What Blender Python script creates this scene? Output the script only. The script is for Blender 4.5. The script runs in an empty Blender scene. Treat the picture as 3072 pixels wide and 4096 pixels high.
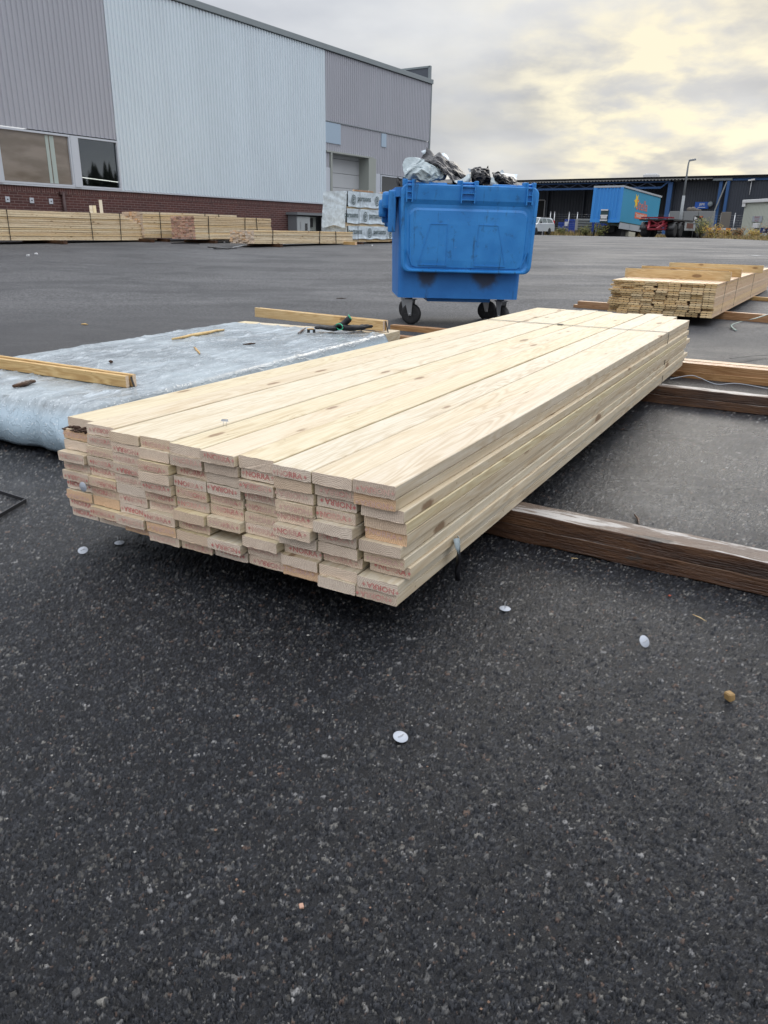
import bpy, bmesh, math, random
import numpy as np
from mathutils import Vector, Matrix, noise, Euler
from math import sin, cos, pi, radians as R
random.seed(7)
SC = bpy.context.scene
COL = SC.collection

# ------------------------------------------------------------------ camera
F_PX, PITCH, ROLL, CAMH = 3015.2, R(20.371), R(0.974), 0.85
FW = Vector((0, cos(PITCH), -sin(PITCH)))
_up = Vector((1, 0, 0)).cross(FW)
RT = Vector((1, 0, 0)) * cos(ROLL) + _up * sin(ROLL)
UP = -Vector((1, 0, 0)) * sin(ROLL) + _up * cos(ROLL)
CAMP = Vector((0, 0, CAMH))
cd = bpy.data.cameras.new('camera')
cam = bpy.data.objects.new('camera', cd)
COL.objects.link(cam)
m3 = Matrix((RT, UP, -FW)).transposed()
cam.matrix_world = Matrix.Translation(CAMP) @ m3.to_4x4()
cd.sensor_fit = 'VERTICAL'
cd.sensor_height = 32.0
cd.lens = F_PX / 4096 * 32.0
cd.clip_start = 0.02
cd.clip_end = 3000
SC.camera = cam

# ------------------------------------------------------------------ light
SUN_AZ, SUN_EL = 22.0, 27.0     # behind thin cloud, ahead and to the right
w = bpy.data.worlds.new("World")
SC.world = w
w.use_nodes = True
wt = w.node_tree
wt.nodes.clear()


def WN(t, **k):
    n = wt.nodes.new(t)
    for a, v in k.items():
        setattr(n, a, v)
    return n


def wl(a, b):
    wt.links.new(a, b)


def build_world():
    out = WN('ShaderNodeOutputWorld')
    sky = WN('ShaderNodeTexSky', sky_type='NISHITA')
    sky.sun_disc = False
    sky.sun_elevation = R(SUN_EL)
    sky.sun_rotation = R(SUN_AZ)
    bg1 = WN('ShaderNodeBackground')
    bg1.inputs[1].default_value = 0.10
    wl(sky.outputs[0], bg1.inputs[0])
    tc = WN('ShaderNodeTexCoord')
    sep = WN('ShaderNodeSeparateXYZ')
    wl(tc.outputs['Generated'], sep.inputs[0])

    def M(op, a, b=None, c=None):
        n = WN('ShaderNodeMath', operation=op)
        for i, v in enumerate((a, b, c)):
            if v is None:
                continue
            if isinstance(v, (int, float)):
                n.inputs[i].default_value = v
            else:
                wl(v, n.inputs[i])
        return n.outputs[0]
    zz = M('MAXIMUM', sep.outputs[2], 0.0)
    den = M('ADD', zz, 0.26)
    cx = M('DIVIDE', sep.outputs[0], den)
    cy = M('DIVIDE', sep.outputs[1], den)
    comb = WN('ShaderNodeCombineXYZ')
    wl(cx, comb.inputs[0]); wl(cy, comb.inputs[1])

    def noise_(scale, det, rough, dist, off):
        mp = WN('ShaderNodeMapping')
        mp.inputs['Location'].default_value = off
        wl(comb.outputs[0], mp.inputs[0])
        n = WN('ShaderNodeTexNoise')
        n.inputs['Scale'].default_value = scale
        n.inputs['Detail'].default_value = det
        n.inputs['Roughness'].default_value = rough
        n.inputs['Distortion'].default_value = dist
        wl(mp.outputs[0], n.inputs[0])
        return n.outputs[0]
    n1 = noise_(1.7, 6, 0.46, 0.1, (5.3, 1.2, 0))
    n2 = noise_(4.2, 6, 0.52, 0.12, (0.4, 5.0, 0))
    n3 = noise_(0.35, 3, 0.5, 0.2, (7.4, 2.2, 0))
    # grey cloud deck
    ramp = WN('ShaderNodeValToRGB')
    wl(n1, ramp.inputs[0])
    e = ramp.color_ramp.elements
    e[0].position = 0.33; e[0].color = (0.40, 0.418, 0.46, 1)
    e[1].position = 0.70; e[1].color = (0.78, 0.79, 0.80, 1)
    el = ramp.color_ramp.elements.new(0.5)
    el.color = (0.545, 0.565, 0.61, 1)
    # warm thin places round the sun
    def spot(px_dir, lo, hi):
        dot = WN('ShaderNodeVectorMath', operation='DOT_PRODUCT')
        wl(tc.outputs['Generated'], dot.inputs[0])
        dot.inputs[1].default_value = px_dir
        mr = WN('ShaderNodeMapRange', interpolation_type='SMOOTHSTEP')
        mr.inputs[1].default_value = lo
        mr.inputs[2].default_value = hi
        wl(dot.outputs['Value'], mr.inputs[0])
        return mr.outputs[0]

    def pxdir(x, y):
        return (RT * (x - 1536) / F_PX - UP * (y - 2048) / F_PX + FW).normalized()
    s1 = spot(pxdir(2940, 690), 0.970, 0.9995)
    s2 = spot(pxdir(2450, 170), 0.987, 1.0)
    s3 = spot(pxdir(2300, 430), 0.95, 1.0)
    holes = WN('ShaderNodeMapRange', interpolation_type='SMOOTHSTEP')
    holes.inputs[1].default_value = 0.36
    holes.inputs[2].default_value = 0.72
    wl(n2, holes.inputs[0])
    base = M('ADD', M('MULTIPLY', s1, 1.0), M('ADD', M('MULTIPLY', s2, 0.8), M('MULTIPLY', s3, 0.22)))
    warm = M('MULTIPLY', base, M('ADD', M('MULTIPLY', holes.outputs[0], 1.0), 0.06))
    warm = M('MINIMUM', warm, 1.0)
    mix = WN('ShaderNodeMix', data_type='RGBA')
    wl(warm, mix.inputs['Factor'])
    wl(ramp.outputs[0], mix.inputs['A'])
    mix.inputs['B'].default_value = (1.06, 0.97, 0.72, 1)
    # an overcast sky is brightest overhead
    up = WN('ShaderNodeMapRange')
    up.inputs[1].default_value = 0.24
    up.inputs[2].default_value = 0.62
    up.inputs[3].default_value = 0.87
    up.inputs[4].default_value = 2.9
    wl(sep.outputs[2], up.inputs[0])
    big = WN('ShaderNodeMapRange')
    big.inputs[1].default_value = 0.3
    big.inputs[2].default_value = 0.7
    big.inputs[3].default_value = 0.82
    big.inputs[4].default_value = 1.12
    wl(n3, big.inputs[0])
    bg2 = WN('ShaderNodeBackground')
    wl(mix.outputs['Result'], bg2.inputs[0])
    wl(M('MULTIPLY', up.outputs[0], M('MULTIPLY', big.outputs[0], 1.0)), bg2.inputs[1])
    ms = WN('ShaderNodeMixShader')
    ms.inputs[0].default_value = 0.93
    wl(bg1.outputs[0], ms.inputs[1]); wl(bg2.outputs[0], ms.inputs[2])
    wl(ms.outputs[0], out.inputs[0])


build_world()
sl = bpy.data.lights.new('sun', 'SUN')
sl.energy = 0.6
sl.angle = R(22)
sl.color = (1.0, 0.93, 0.82)
so = bpy.data.objects.new('sun', sl)
COL.objects.link(so)
sd = Vector((sin(R(SUN_AZ)) * cos(R(SUN_EL)), cos(R(SUN_AZ)) * cos(R(SUN_EL)), sin(R(SUN_EL))))
so.rotation_euler = sd.to_track_quat('Z', 'Y').to_euler()
SC.view_settings.view_transform = 'Standard'
SC.view_settings.look = 'None'
SC.view_settings.exposure = 0.27
SC.view_settings.gamma = 1.0
SC.view_settings.use_curve_mapping = False
try:
    SC.cycles.max_bounces = 6
    SC.cycles.use_denoising = True
    SC.cycles.sample_clamp_indirect = 6
except Exception:
    pass


# ------------------------------------------------------------------ photo survey: pixel -> ray -> metres
def lerp_table(x, tab):
    if x <= tab[0][0]:
        return tab[0][1]
    for (a, va), (b, vb) in zip(tab, tab[1:]):
        if x <= b:
            t = (x - a) / (b - a)
            t = t * t * (3 - 2 * t) if False else t
            return va + (vb - va) * t
    return tab[-1][1]


TAB = [(0, 0), (9, 0), (12, .03), (16, .17), (20, .34), (25, .45), (32, .56), (45, .71), (60, .82), (3000, .84)]


def ground_z(x, y):
    d = math.hypot(x, y)
    z = 0
    for k in (-1.2, 0, 1.2):
        z += lerp_table(d + k, TAB) / 3
    if d > 30:
        z -= 0.0015 * max(0.0, min(x, 60) - 12) * min(1.0, (d - 30) / 20)
    return z


def ray(px, py):
    return RT * (px - 1536) / F_PX - UP * (py - 2048) / F_PX + FW


def onz(px, py, z):
    d = ray(px, py)
    return CAMP + d * ((z - CAMH) / d.z)


def gnd(px, py, dz=0.0):
    """ground point seen at this pixel of the photograph"""
    d = ray(px, py)
    h = math.hypot(d.x, d.y)
    lo, hi = 0.3 / h, 90 / h
    for _ in range(50):
        m = (lo + hi) / 2
        p = CAMP + d * m
        if p.z > ground_z(p.x, p.y) + dz:
            lo = m
        else:
            hi = m
    return CAMP + d * lo


def azv(a):
    return Vector((sin(R(a)), cos(R(a)), 0))


def onpl(px, py, P0, n):
    d = ray(px, py)
    return CAMP + d * ((P0 - CAMP).dot(n) / d.dot(n))


def atdist(px, py, dist):
    d = ray(px, py)
    return CAMP + d * (dist / math.hypot(d.x, d.y))


# ------------------------------------------------------------------ mesh helpers
class MB:
    def __init__(s):
        s.v = []; s.f = []; s.m = []; s.s = []

    def add(s, vs, fs, mi=0, M=None, smooth=False):
        b = len(s.v)
        for v in vs:
            v = Vector(v)
            s.v.append(M @ v if M is not None else v)
        for f in fs:
            s.f.append(tuple(b + i for i in f)); s.m.append(mi); s.s.append(smooth)
        return s

    def box(s, c, d, mi=0, M=None, bev=0.0):
        x, y, z = d[0] / 2, d[1] / 2, d[2] / 2
        if bev <= 0:
            vs = [(c[0] + i * x, c[1] + j * y, c[2] + k * z) for k in (-1, 1) for j in (-1, 1) for i in (-1, 1)]
            fs = [(0, 2, 3, 1), (4, 5, 7, 6), (0, 1, 5, 4), (2, 6, 7, 3), (0, 4, 6, 2), (1, 3, 7, 5)]
            return s.add(vs, fs, mi, M)
        bm = bmesh.new()
        bmesh.ops.create_cube(bm, size=1.0)
        for v in bm.verts:
            v.co = Vector((v.co.x * d[0], v.co.y * d[1], v.co.z * d[2])) + Vector(c)
        bmesh.ops.bevel(bm, geom=bm.edges[:], offset=bev, segments=2, profile=0.6, affect='EDGES')
        bm.verts.index_update()
        s.add([v.co.copy() for v in bm.verts], [[v.index for v in f.verts] for f in bm.faces], mi, M)
        bm.free()
        return s

    def beam(s, a, b, wd, ht, mi=0, up=Vector((0, 0, 1)), bev=0.0):
        a = Vector(a); b = Vector(b)
        d = b - a
        L = d.length
        x = d.normalized()
        y = up.cross(x)
        if y.length < 1e-5:
            y = Vector((0, 1, 0)).cross(x)
        y.normalize()
        z = x.cross(y)
        M = Matrix((x, y, z)).transposed().to_4x4()
        M.translation = (a + b) / 2
        return s.box((0, 0, 0), (L, wd, ht), mi, M, bev)

    def prism(s, poly, a, b, axis='x', mi=0, M=None, cap=True, capmi=None):
        n = len(poly)
        if axis == 'x':
            g = lambda t, p: (t, p[0], p[1])
        elif axis == 'y':
            g = lambda t, p: (p[0], t, p[1])
        else:
            g = lambda t, p: (p[0], p[1], t)
        vs = [g(a, p) for p in poly] + [g(b, p) for p in poly]
        fs = [(i, (i + 1) % n, n + (i + 1) % n, n + i) for i in range(n)]
        s.add(vs, fs, mi, M)
        if cap:
            base = len(s.v) - 2 * n
            cm = mi if capmi is None else capmi
            s.f.append(tuple(base + i for i in reversed(range(n)))); s.m.append(cm); s.s.append(False)
            s.f.append(tuple(base + n + i for i in range(n))); s.m.append(cm); s.s.append(False)
        return s

    def tube(s, pts, r, n=8, mi=0, closed=False):
        pts = [Vector(p) for p in pts]
        k = len(pts)
        rs = r if isinstance(r, (list, tuple)) else [r] * k
        ref = Vector((0.13, 0.27, 0.95)).normalized()
        vs = []
        for i, p in enumerate(pts):
            if closed:
                t = pts[(i + 1) % k] - pts[i - 1]
            else:
                t = pts[min(i + 1, k - 1)] - pts[max(i - 1, 0)]
            t.normalize()
            a = t.cross(ref)
            if a.length < 1e-3:
                a = t.cross(Vector((1, 0, 0)))
            a.normalize()
            b = t.cross(a)
            for j in range(n):
                q = 2 * pi * j / n
                vs.append(p + (a * cos(q) + b * sin(q)) * rs[i])
        fs = []
        kk = k if closed else k - 1
        for i in range(kk):
            for j in range(n):
                i2 = (i + 1) % k
                fs.append((i * n + j, i * n + (j + 1) % n, i2 * n + (j + 1) % n, i2 * n + j))
        if not closed:
            fs.append(tuple(reversed(range(n))))
            fs.append(tuple((k - 1) * n + j for j in range(n)))
        return s.add(vs, fs, mi, None, True)

    def lathe(s, prof, M=None, n=24, mi=0, smooth=True):
        vs = []
        for r_, z in prof:
            for j in range(n):
                q = 2 * pi * j / n
                vs.append((r_ * cos(q), r_ * sin(q), z))
        fs = []
        for i in range(len(prof) - 1):
            for j in range(n):
                fs.append((i * n + j, i * n + (j + 1) % n, (i + 1) * n + (j + 1) % n, (i + 1) * n + j))
        fs.append(tuple(reversed(range(n))))
        fs.append(tuple((len(prof) - 1) * n + j for j in range(n)))
        return s.add(vs, fs, mi, M, smooth)

    def build(s, name, mats, parent=None, loc=None, rot=None):
        me = bpy.data.meshes.new(name)
        o0 = Vector(loc) if (loc is not None and parent is None and rot is None) else Vector((0, 0, 0))
        me.from_pydata([tuple(v) for v in s.v], [], s.f)
        if not isinstance(mats, (list, tuple)):
            mats = [mats]
        for m in mats:
            me.materials.append(m)
        me.polygons.foreach_set('material_index', s.m)
        me.polygons.foreach_set('use_smooth', s.s)
        me.update()
        o = bpy.data.objects.new(name, me)
        COL.objects.link(o)
        if parent is not None:
            o.parent = parent
        if loc is not None:
            o.location = loc
        if rot is not None:
            o.rotation_euler = rot
        return o


def tag(o, label=None, cat=None, group=None, kind=None):
    if label: o['label'] = label
    if cat: o['category'] = cat
    if group: o['group'] = group
    if kind: o['kind'] = kind
    return o


def empty(name, loc=(0, 0, 0), rz=0.0, rot=None):
    o = bpy.data.objects.new(name, None)
    COL.objects.link(o)
    o.location = loc
    o.rotation_euler = rot if rot else (0, 0, rz)
    o.empty_display_size = 0.1
    return o


def rz_of(v):
    return math.atan2(v.y, v.x)


def framed(M_x, M_y, M_z, loc):
    M = Matrix((M_x, M_y, M_z)).transposed().to_4x4()
    M.translation = loc
    return M


_tc = {}


def text_geo(txt, bold=0.0):
    key = (txt, bold)
    if key in _tc:
        return _tc[key]
    cu = bpy.data.curves.new('t', 'FONT')
    cu.body = txt
    cu.size = 1.0
    cu.align_x = 'CENTER'
    cu.align_y = 'CENTER'
    cu.resolution_u = 2
    cu.offset = bold
    cu.fill_mode = 'FRONT' if hasattr(cu, 'fill_mode') else cu.fill_mode
    o = bpy.data.objects.new('t', cu)
    COL.objects.link(o)
    bpy.context.view_layer.update()
    me = o.evaluated_get(bpy.context.evaluated_depsgraph_get()).to_mesh()
    vs = [v.co.copy() for v in me.vertices]
    fs = [tuple(p.vertices) for p in me.polygons]
    bpy.data.objects.remove(o)
    bpy.data.curves.remove(cu)
    xs = [v.x for v in vs]; ys = [v.y for v in vs]
    w_ = max(xs) - min(xs); h_ = max(ys) - min(ys)
    cx = (max(xs) + min(xs)) / 2; cy = (max(ys) + min(ys)) / 2
    vs = [Vector((v.x - cx, v.y - cy, 0)) for v in vs]
    _tc[key] = (vs, fs, w_, h_)
    return _tc[key]


def put_text(mb, txt, M, width=None, height=None, mi=0, bold=0.0):
    vs, fs, w_, h_ = text_geo(txt, bold)
    sx = (width / w_) if width else height / h_
    sy = (height / h_) if height else sx
    mb.add([(v.x * sx, v.y * sy, 0) for v in vs], fs, mi, M)


# ------------------------------------------------------------------ materials
class NT:
    def __init__(s, name, base=(.5, .5, .5), rough=.6, metal=0.0, spec=None, coat=None):
        s.mat = bpy.data.materials.new(name)
        s.mat.use_nodes = True
        s.t = s.mat.node_tree
        s.b = s.t.nodes['Principled BSDF']
        s.b.inputs['Base Color'].default_value = (*base, 1)
        s.b.inputs['Roughness'].default_value = rough
        s.b.inputs['Metallic'].default_value = metal
        if spec is not None:
            s.b.inputs['Specular IOR Level'].default_value = spec
        if coat is not None:
            s.b.inputs['Coat Weight'].default_value = coat

    def n(s, t, **k):
        n = s.t.nodes.new(t)
        for a, v in k.items():
            setattr(n, a, v)
        return n

    def l(s, a, b):
        s.t.links.new(a, b)

    def coord(s, kind='Object', scale=(1, 1, 1), rnd=0.0, rot=None, vec=None):
        if vec is None:
            tc = s.n('ShaderNodeTexCoord')
            vec = tc.outputs[kind]
        mp = s.n('ShaderNodeMapping')
        mp.inputs['Scale'].default_value = scale
        if rot:
            mp.inputs['Rotation'].default_value = rot
        s.l(vec, mp.inputs[0])
        out = mp.outputs[0]
        if rnd:
            oi = s.n('ShaderNodeObjectInfo')
            mu = s.n('ShaderNodeMath', operation='MULTIPLY')
            s.l(oi.outputs['Random'], mu.inputs[0]); mu.inputs[1].default_value = rnd
            va = s.n('ShaderNodeVectorMath', operation='ADD')
            s.l(out, va.inputs[0]); s.l(mu.outputs[0], va.inputs[1])
            out = va.outputs[0]
        return out

    def noise(s, vec, scale, det=4, rough=.55, dist=0.0, color=False):
        n = s.n('ShaderNodeTexNoise')
        n.inputs['Scale'].default_value = scale
        n.inputs['Detail'].default_value = det
        n.inputs['Roughness'].default_value = rough
        n.inputs['Distortion'].default_value = dist
        s.l(vec, n.inputs['Vector'])
        return n.outputs[1 if color else 0]

    def voro(s, vec, scale, feature='F1', rnd=1.0):
        n = s.n('ShaderNodeTexVoronoi', feature=feature)
        n.inputs['Scale'].default_value = scale
        n.inputs['Randomness'].default_value = rnd
        s.l(vec, n.inputs['Vector'])
        return n

    def ramp(s, fac, stops, interp='LINEAR'):
        r = s.n('ShaderNodeValToRGB')
        r.color_ramp.interpolation = interp
        e = r.color_ramp.elements
        e[0].position = stops[0][0]; e[0].color = (*stops[0][1], 1)
        e[1].position = stops[-1][0]; e[1].color = (*stops[-1][1], 1)
        for p, c in stops[1:-1]:
            k = e.new(p); k.color = (*c, 1)
        s.l(fac, r.inputs[0])
        return r.outputs[0]

    def mr(s, v, a, b, c=0.0, d=1.0, smooth=True):
        n = s.n('ShaderNodeMapRange', interpolation_type='SMOOTHSTEP' if smooth else 'LINEAR')
        s.l(v, n.inputs[0])
        n.inputs[1].default_value = a; n.inputs[2].default_value = b
        n.inputs[3].default_value = c; n.inputs[4].default_value = d
        return n.outputs[0]

    def math(s, op, a, b=None):
        n = s.n('ShaderNodeMath', operation=op)
        for i, v in enumerate((a, b)):
            if v is None: continue
            if isinstance(v, (int, float)): n.inputs[i].default_value = v
            else: s.l(v, n.inputs[i])
        return n.outputs[0]

    def mix(s, fac, a, b, mode='MIX'):
        n = s.n('ShaderNodeMix', data_type='RGBA', blend_type=mode)
        for k, v in (('Factor', fac), ('A', a), ('B', b)):
            if isinstance(v, (int, float)): n.inputs[k].default_value = v
            elif isinstance(v, tuple): n.inputs[k].default_value = (*v, 1)
            else: s.l(v, n.inputs[k])
        return n.outputs['Result']

    def color(s, c):
        s.l(c, s.b.inputs['Base Color']); return s

    def rough(s, c):
        s.l(c, s.b.inputs['Roughness']); return s

    def bump(s, h, dist=.01, strength=1.0):
        n = s.n('ShaderNodeBump')
        n.inputs['Distance'].default_value = dist
        n.inputs['Strength'].default_value = strength
        s.l(h, n.inputs['Height'])
        s.l(n.outputs[0], s.b.inputs['Normal'])
        return s

    def rand(s):
        return s.n('ShaderNodeObjectInfo').outputs['Random']


def wood_mat(name, light, mid, dark, rough=.62, knots=True, var=.5, wet=False, tints=None, scale=1.0):
    k = NT(name, rough=rough)
    v = k.coord('Object', (1, 1, 1), 53.0)
    sep = k.n('ShaderNodeSeparateXYZ'); k.l(v, sep.inputs[0])
    stretched = k.coord('Object', (1.1, 12, 12), 53.0)
    wob = k.noise(stretched, .9 * scale, 3, .5, .3)
    # flat-sawn growth rings: contour lines of a slow, long noise
    ring = k.math('FRACT', k.math('MULTIPLY', wob, 17.0))
    ring = k.math('ABSOLUTE', k.math('SUBTRACT', ring, .5))
    ringm = k.mr(ring, .05, .5)
    fine = k.noise(k.coord('Object', (7, 260, 260), 53.0), 1.0, 3, .6)
    broad = k.noise(k.coord('Object', (.9, 9, 9), 53.0), 1.3, 4, .6)
    c = k.ramp(k.math('ADD', k.math('MULTIPLY', ringm, .42), k.math('MULTIPLY', broad, .75)),
               [(.18, dark), (.42, mid), (.75, light)])
    c = k.mix(k.mr(fine, .35, .7, 0, .34), c, dark)
    if tints:
        rc = k.ramp(k.rand(), [(i / len(tints), t) for i, t in enumerate(tints)] + [(1.0, tints[-1])], 'CONSTANT')
        c = k.mix(1.0, c, rc, 'MULTIPLY')
    h = fine
    if knots:
        vk = k.voro(k.coord('Object', (3.2, 12, 9), 53.0), 1.0)
        pick = k.mr(k.math('ADD', vk.outputs['Color'], 0.0), .26, .27, 0, 1, False)
        nz = k.noise(v, 60, 2)
        sc_ = k.n('ShaderNodeSeparateColor'); k.l(vk.outputs['Color'], sc_.inputs[0])
        dd = k.math('ADD', k.math('ADD', vk.outputs['Distance'], k.math('MULTIPLY', nz, .07)), k.math('MULTIPLY', k.math('SUBTRACT', sc_.outputs[1], .75), .10))
        kn = k.math('MULTIPLY', k.mr(dd, .17, .11), pick)
        halo = k.math('MULTIPLY', k.mr(dd, .42, .12), pick)
        c = k.mix(k.math('MULTIPLY', halo, .35), c, (mid[0] * .85, mid[1] * .72, mid[2] * .55))
        c = k.mix(k.math('MULTIPLY', kn, .75), c, (.16, .075, .03))
        specks = k.voro(k.coord('Object', (30, 30, 30), 53.0), 1.0)
        sp = k.math('MULTIPLY', k.mr(specks.outputs['Distance'], .12, .06), k.mr(specks.outputs['Color'], .74, .75, 0, 1, False))
        c = k.mix(k.math('MULTIPLY', sp, .6), c, (.2, .12, .06))
        saw = k.noise(k.coord('Object', (90, 30, 30), 53.0), 1.0, 3, .7)
        c = k.mix(k.mr(saw, .45, .75, 0, .16), c, (mid[0] * .7, mid[1] * .62, mid[2] * .5))
    k.color(c)
    k.bump(k.math('ADD', fine, k.math('MULTIPLY', wob, .5)), .0012, .7)
    if wet:
        k.rough(k.mr(broad, .3, .7, .22, .55))
    return k.mat


def end_mat(name, light, dark, tints=None):
    k = NT(name, rough=.8)
    oi = k.rand()
    tc = k.n('ShaderNodeTexCoord')
    sep = k.n('ShaderNodeSeparateXYZ'); k.l(tc.outputs['Object'], sep.inputs[0])
    nz = k.noise(k.coord('Object', (1, 1, 1), 31.0), 30, 3)
    yy = k.math('SUBTRACT', sep.outputs[1], k.math('MULTIPLY', k.math('SUBTRACT', oi, .5), .09))
    zz = k.math('ADD', sep.outputs[2], k.math('MULTIPLY', k.math('SUBTRACT', k.math('FRACT', k.math('MULTIPLY', oi, 7.3)), .3), .09))
    rr = k.math('SQRT', k.math('ADD', k.math('MULTIPLY', yy, yy), k.math('MULTIPLY', zz, zz)))
    rr = k.math('ADD', rr, k.math('MULTIPLY', nz, .009))
    ring = k.math('SINE', k.math('MULTIPLY', rr, 1500.0))
    n2 = k.noise(k.coord('Object', (1, 1, 1), 31.0), 320, 3)
    n3 = k.noise(k.coord('Object', (1, 1, 1), 31.0), 18, 3)
    f = k.math('ADD', k.math('MULTIPLY', ring, .16), k.math('ADD', k.math('MULTIPLY', n2, .7), k.math('MULTIPLY', n3, .35)))
    c = k.ramp(f, [(.22, dark), (.72, light)])
    if tints:
        rc = k.ramp(oi, [(i / len(tints), t) for i, t in enumerate(tints)] + [(1.0, tints[-1])], 'CONSTANT')
        c = k.mix(1.0, c, rc, 'MULTIPLY')
    k.color(c)
    k.bump(k.math('ADD', n2, k.math('MULTIPLY', ring, .12)), .002, .8)
    return k.mat


M = {}
TN = [(1, 1, 1), (1.04, 1.0, .95), (.93, .92, .91), (1.05, 1.01, .84), (.98, .95, .94), (1.0, .96, .90), (1.03, 1.02, .99), (.93, .89, .84), (1.02, .99, .88), (.97, .92, .86)]
M['wood'] = wood_mat('fresh_spruce', (.64, .58, .46), (.595, .52, .385), (.44, .345, .23), tints=TN)
M['wood_end'] = end_mat('sawn_end', (.82, .70, .57), (.56, .43, .33),
                        tints=[(1, 1, 1), (.9, .87, .84), (1.05, 1.0, .95), (.95, .87, .78), (.84, .81, .79), (1.05, 1.02, 1.0), (1.0, .94, .84), (.92, .90, .88), (1.02, .99, .96), (1.04, .84, .64)])
M['batten'] = wood_mat('yellow_batten', (.66, .47, .22), (.55, .36, .15), (.36, .20, .07), tints=TN)
M['batten_pale'] = wood_mat('pale_batten', (.70, .54, .29), (.62, .45, .22), (.42, .26, .11), tints=TN)
M['beam_fresh'] = wood_mat('new_beam', (.46, .28, .155), (.36, .20, .10), (.20, .10, .045), tints=TN, wet=True)
M['beam_pale'] = wood_mat('pale_beam', (.50, .35, .23), (.41, .27, .16), (.24, .13, .065), tints=TN, wet=True)
M['bg_wood'] = wood_mat('stored_spruce', (.80, .70, .52), (.72, .59, .41), (.50, .36, .20), knots=True,
                        tints=[(1, 1, 1), (1.0, .95, .88), (.9, .82, .72), (1.05, 1.02, .95), (.95, .84, .66), (.86, .8, .72)])
M['pink_end'] = end_mat('pink_sawn_end', (.66, .46, .37), (.34, .21, .165), tints=[(1, 1, 1), (.8, .72, .7), (1.2, 1.1, 1.0), (1.0, .8, .75)])
M['tg_face'] = wood_mat('planed_panel', (.74, .60, .44), (.68, .52, .36), (.54, .36, .22), knots=False, tints=TN)
M['tg_end'] = end_mat('planed_end', (.80, .63, .38), (.60, .44, .23), tints=[(1, 1, 1), (.72, .68, .60), (1.12, 1.1, 1.05), (.88, .80, .66), (1.05, .98, .88)])
M['bark'] = NT('bark', (.05, .025, .015), .95).mat


def weathered():
    k = NT('weathered_wet_beam', rough=.4)
    s_ = k.coord('Object', (2.6, 20, 20), 11)
    g = k.noise(s_, 1.0, 8, .68, .9)
    fine = k.noise(k.coord('Object', (8, 260, 260), 11), 1.0, 3)
    br = k.noise(k.coord('Object', (2.2, 5, 5), 11), 1.0, 3)
    c = k.ramp(k.math('ADD', k.math('MULTIPLY', g, .55), k.math('MULTIPLY', br, .45)), [(.34, (.016, .008, .005)), (.50, (.070, .029, .012)), (.66, (.15, .068, .025))])
    ring = k.math('FRACT', k.math('MULTIPLY', g, 11.0))
    c = k.mix(k.mr(ring, .80, .97, 0, .28), c, (.02, .012, .008))
    c = k.mix(k.mr(fine, .45, .75, 0, .45), c, (.03, .017, .01))
    # worn, bleached wood: only on the upward face
    geo = k.n('ShaderNodeNewGeometry'); sp = k.n('ShaderNodeSeparateXYZ'); k.l(geo.outputs['Normal'], sp.inputs[0])
    upm = k.mr(sp.outputs[2], .7, .9)
    scuff = k.noise(k.coord('Object', (3.4, 22, 22), 5), 1.0, 6, .70)
    gr = k.math('MULTIPLY', upm, k.mr(scuff, .3, .58, .35, .8))
    c = k.mix(gr, c, (.16, .125, .10))
    wh = k.math('MULTIPLY', upm, k.mr(scuff, .47, .56, 0, .85))
    c = k.mix(wh, c, (.48, .46, .44))
    mud = k.noise(k.coord('Object', (5, 14, 14), 5), 1.0, 4, .6)
    c = k.mix(k.mr(mud, .66, .70, 0, .8), c, (.05, .045, .04))
    k.color(c)
    k.rough(k.mr(g, .3, .7, .28, .6))
    rag = k.noise(k.coord('Object', (40, 160, 160), 3), 1.0, 4, .7)
    k.bump(k.math('ADD', k.math('ADD', fine, g), rag), .004, .9)
    return k.mat


M['weathered'] = weathered()


def ink():
    k = NT('red_stamp_ink', rough=.8)
    v = k.coord('Object', (1, 1, 1), 31.0)
    n2 = k.noise(v, 420, 3, .65)
    n1 = k.noise(v, 28, 2)
    f = k.mr(k.math('ADD', k.math('ADD', k.math('MULTIPLY', n2, .5), k.math('MULTIPLY', n1, .8)), k.math('MULTIPLY', k.math('SUBTRACT', k.rand(), .30), .26)), .50, .78)
    k.color(k.mix(f, (.58, .19, .17), (.70, .48, .39)))
    return k.mat


M['ink'] = ink()


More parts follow.
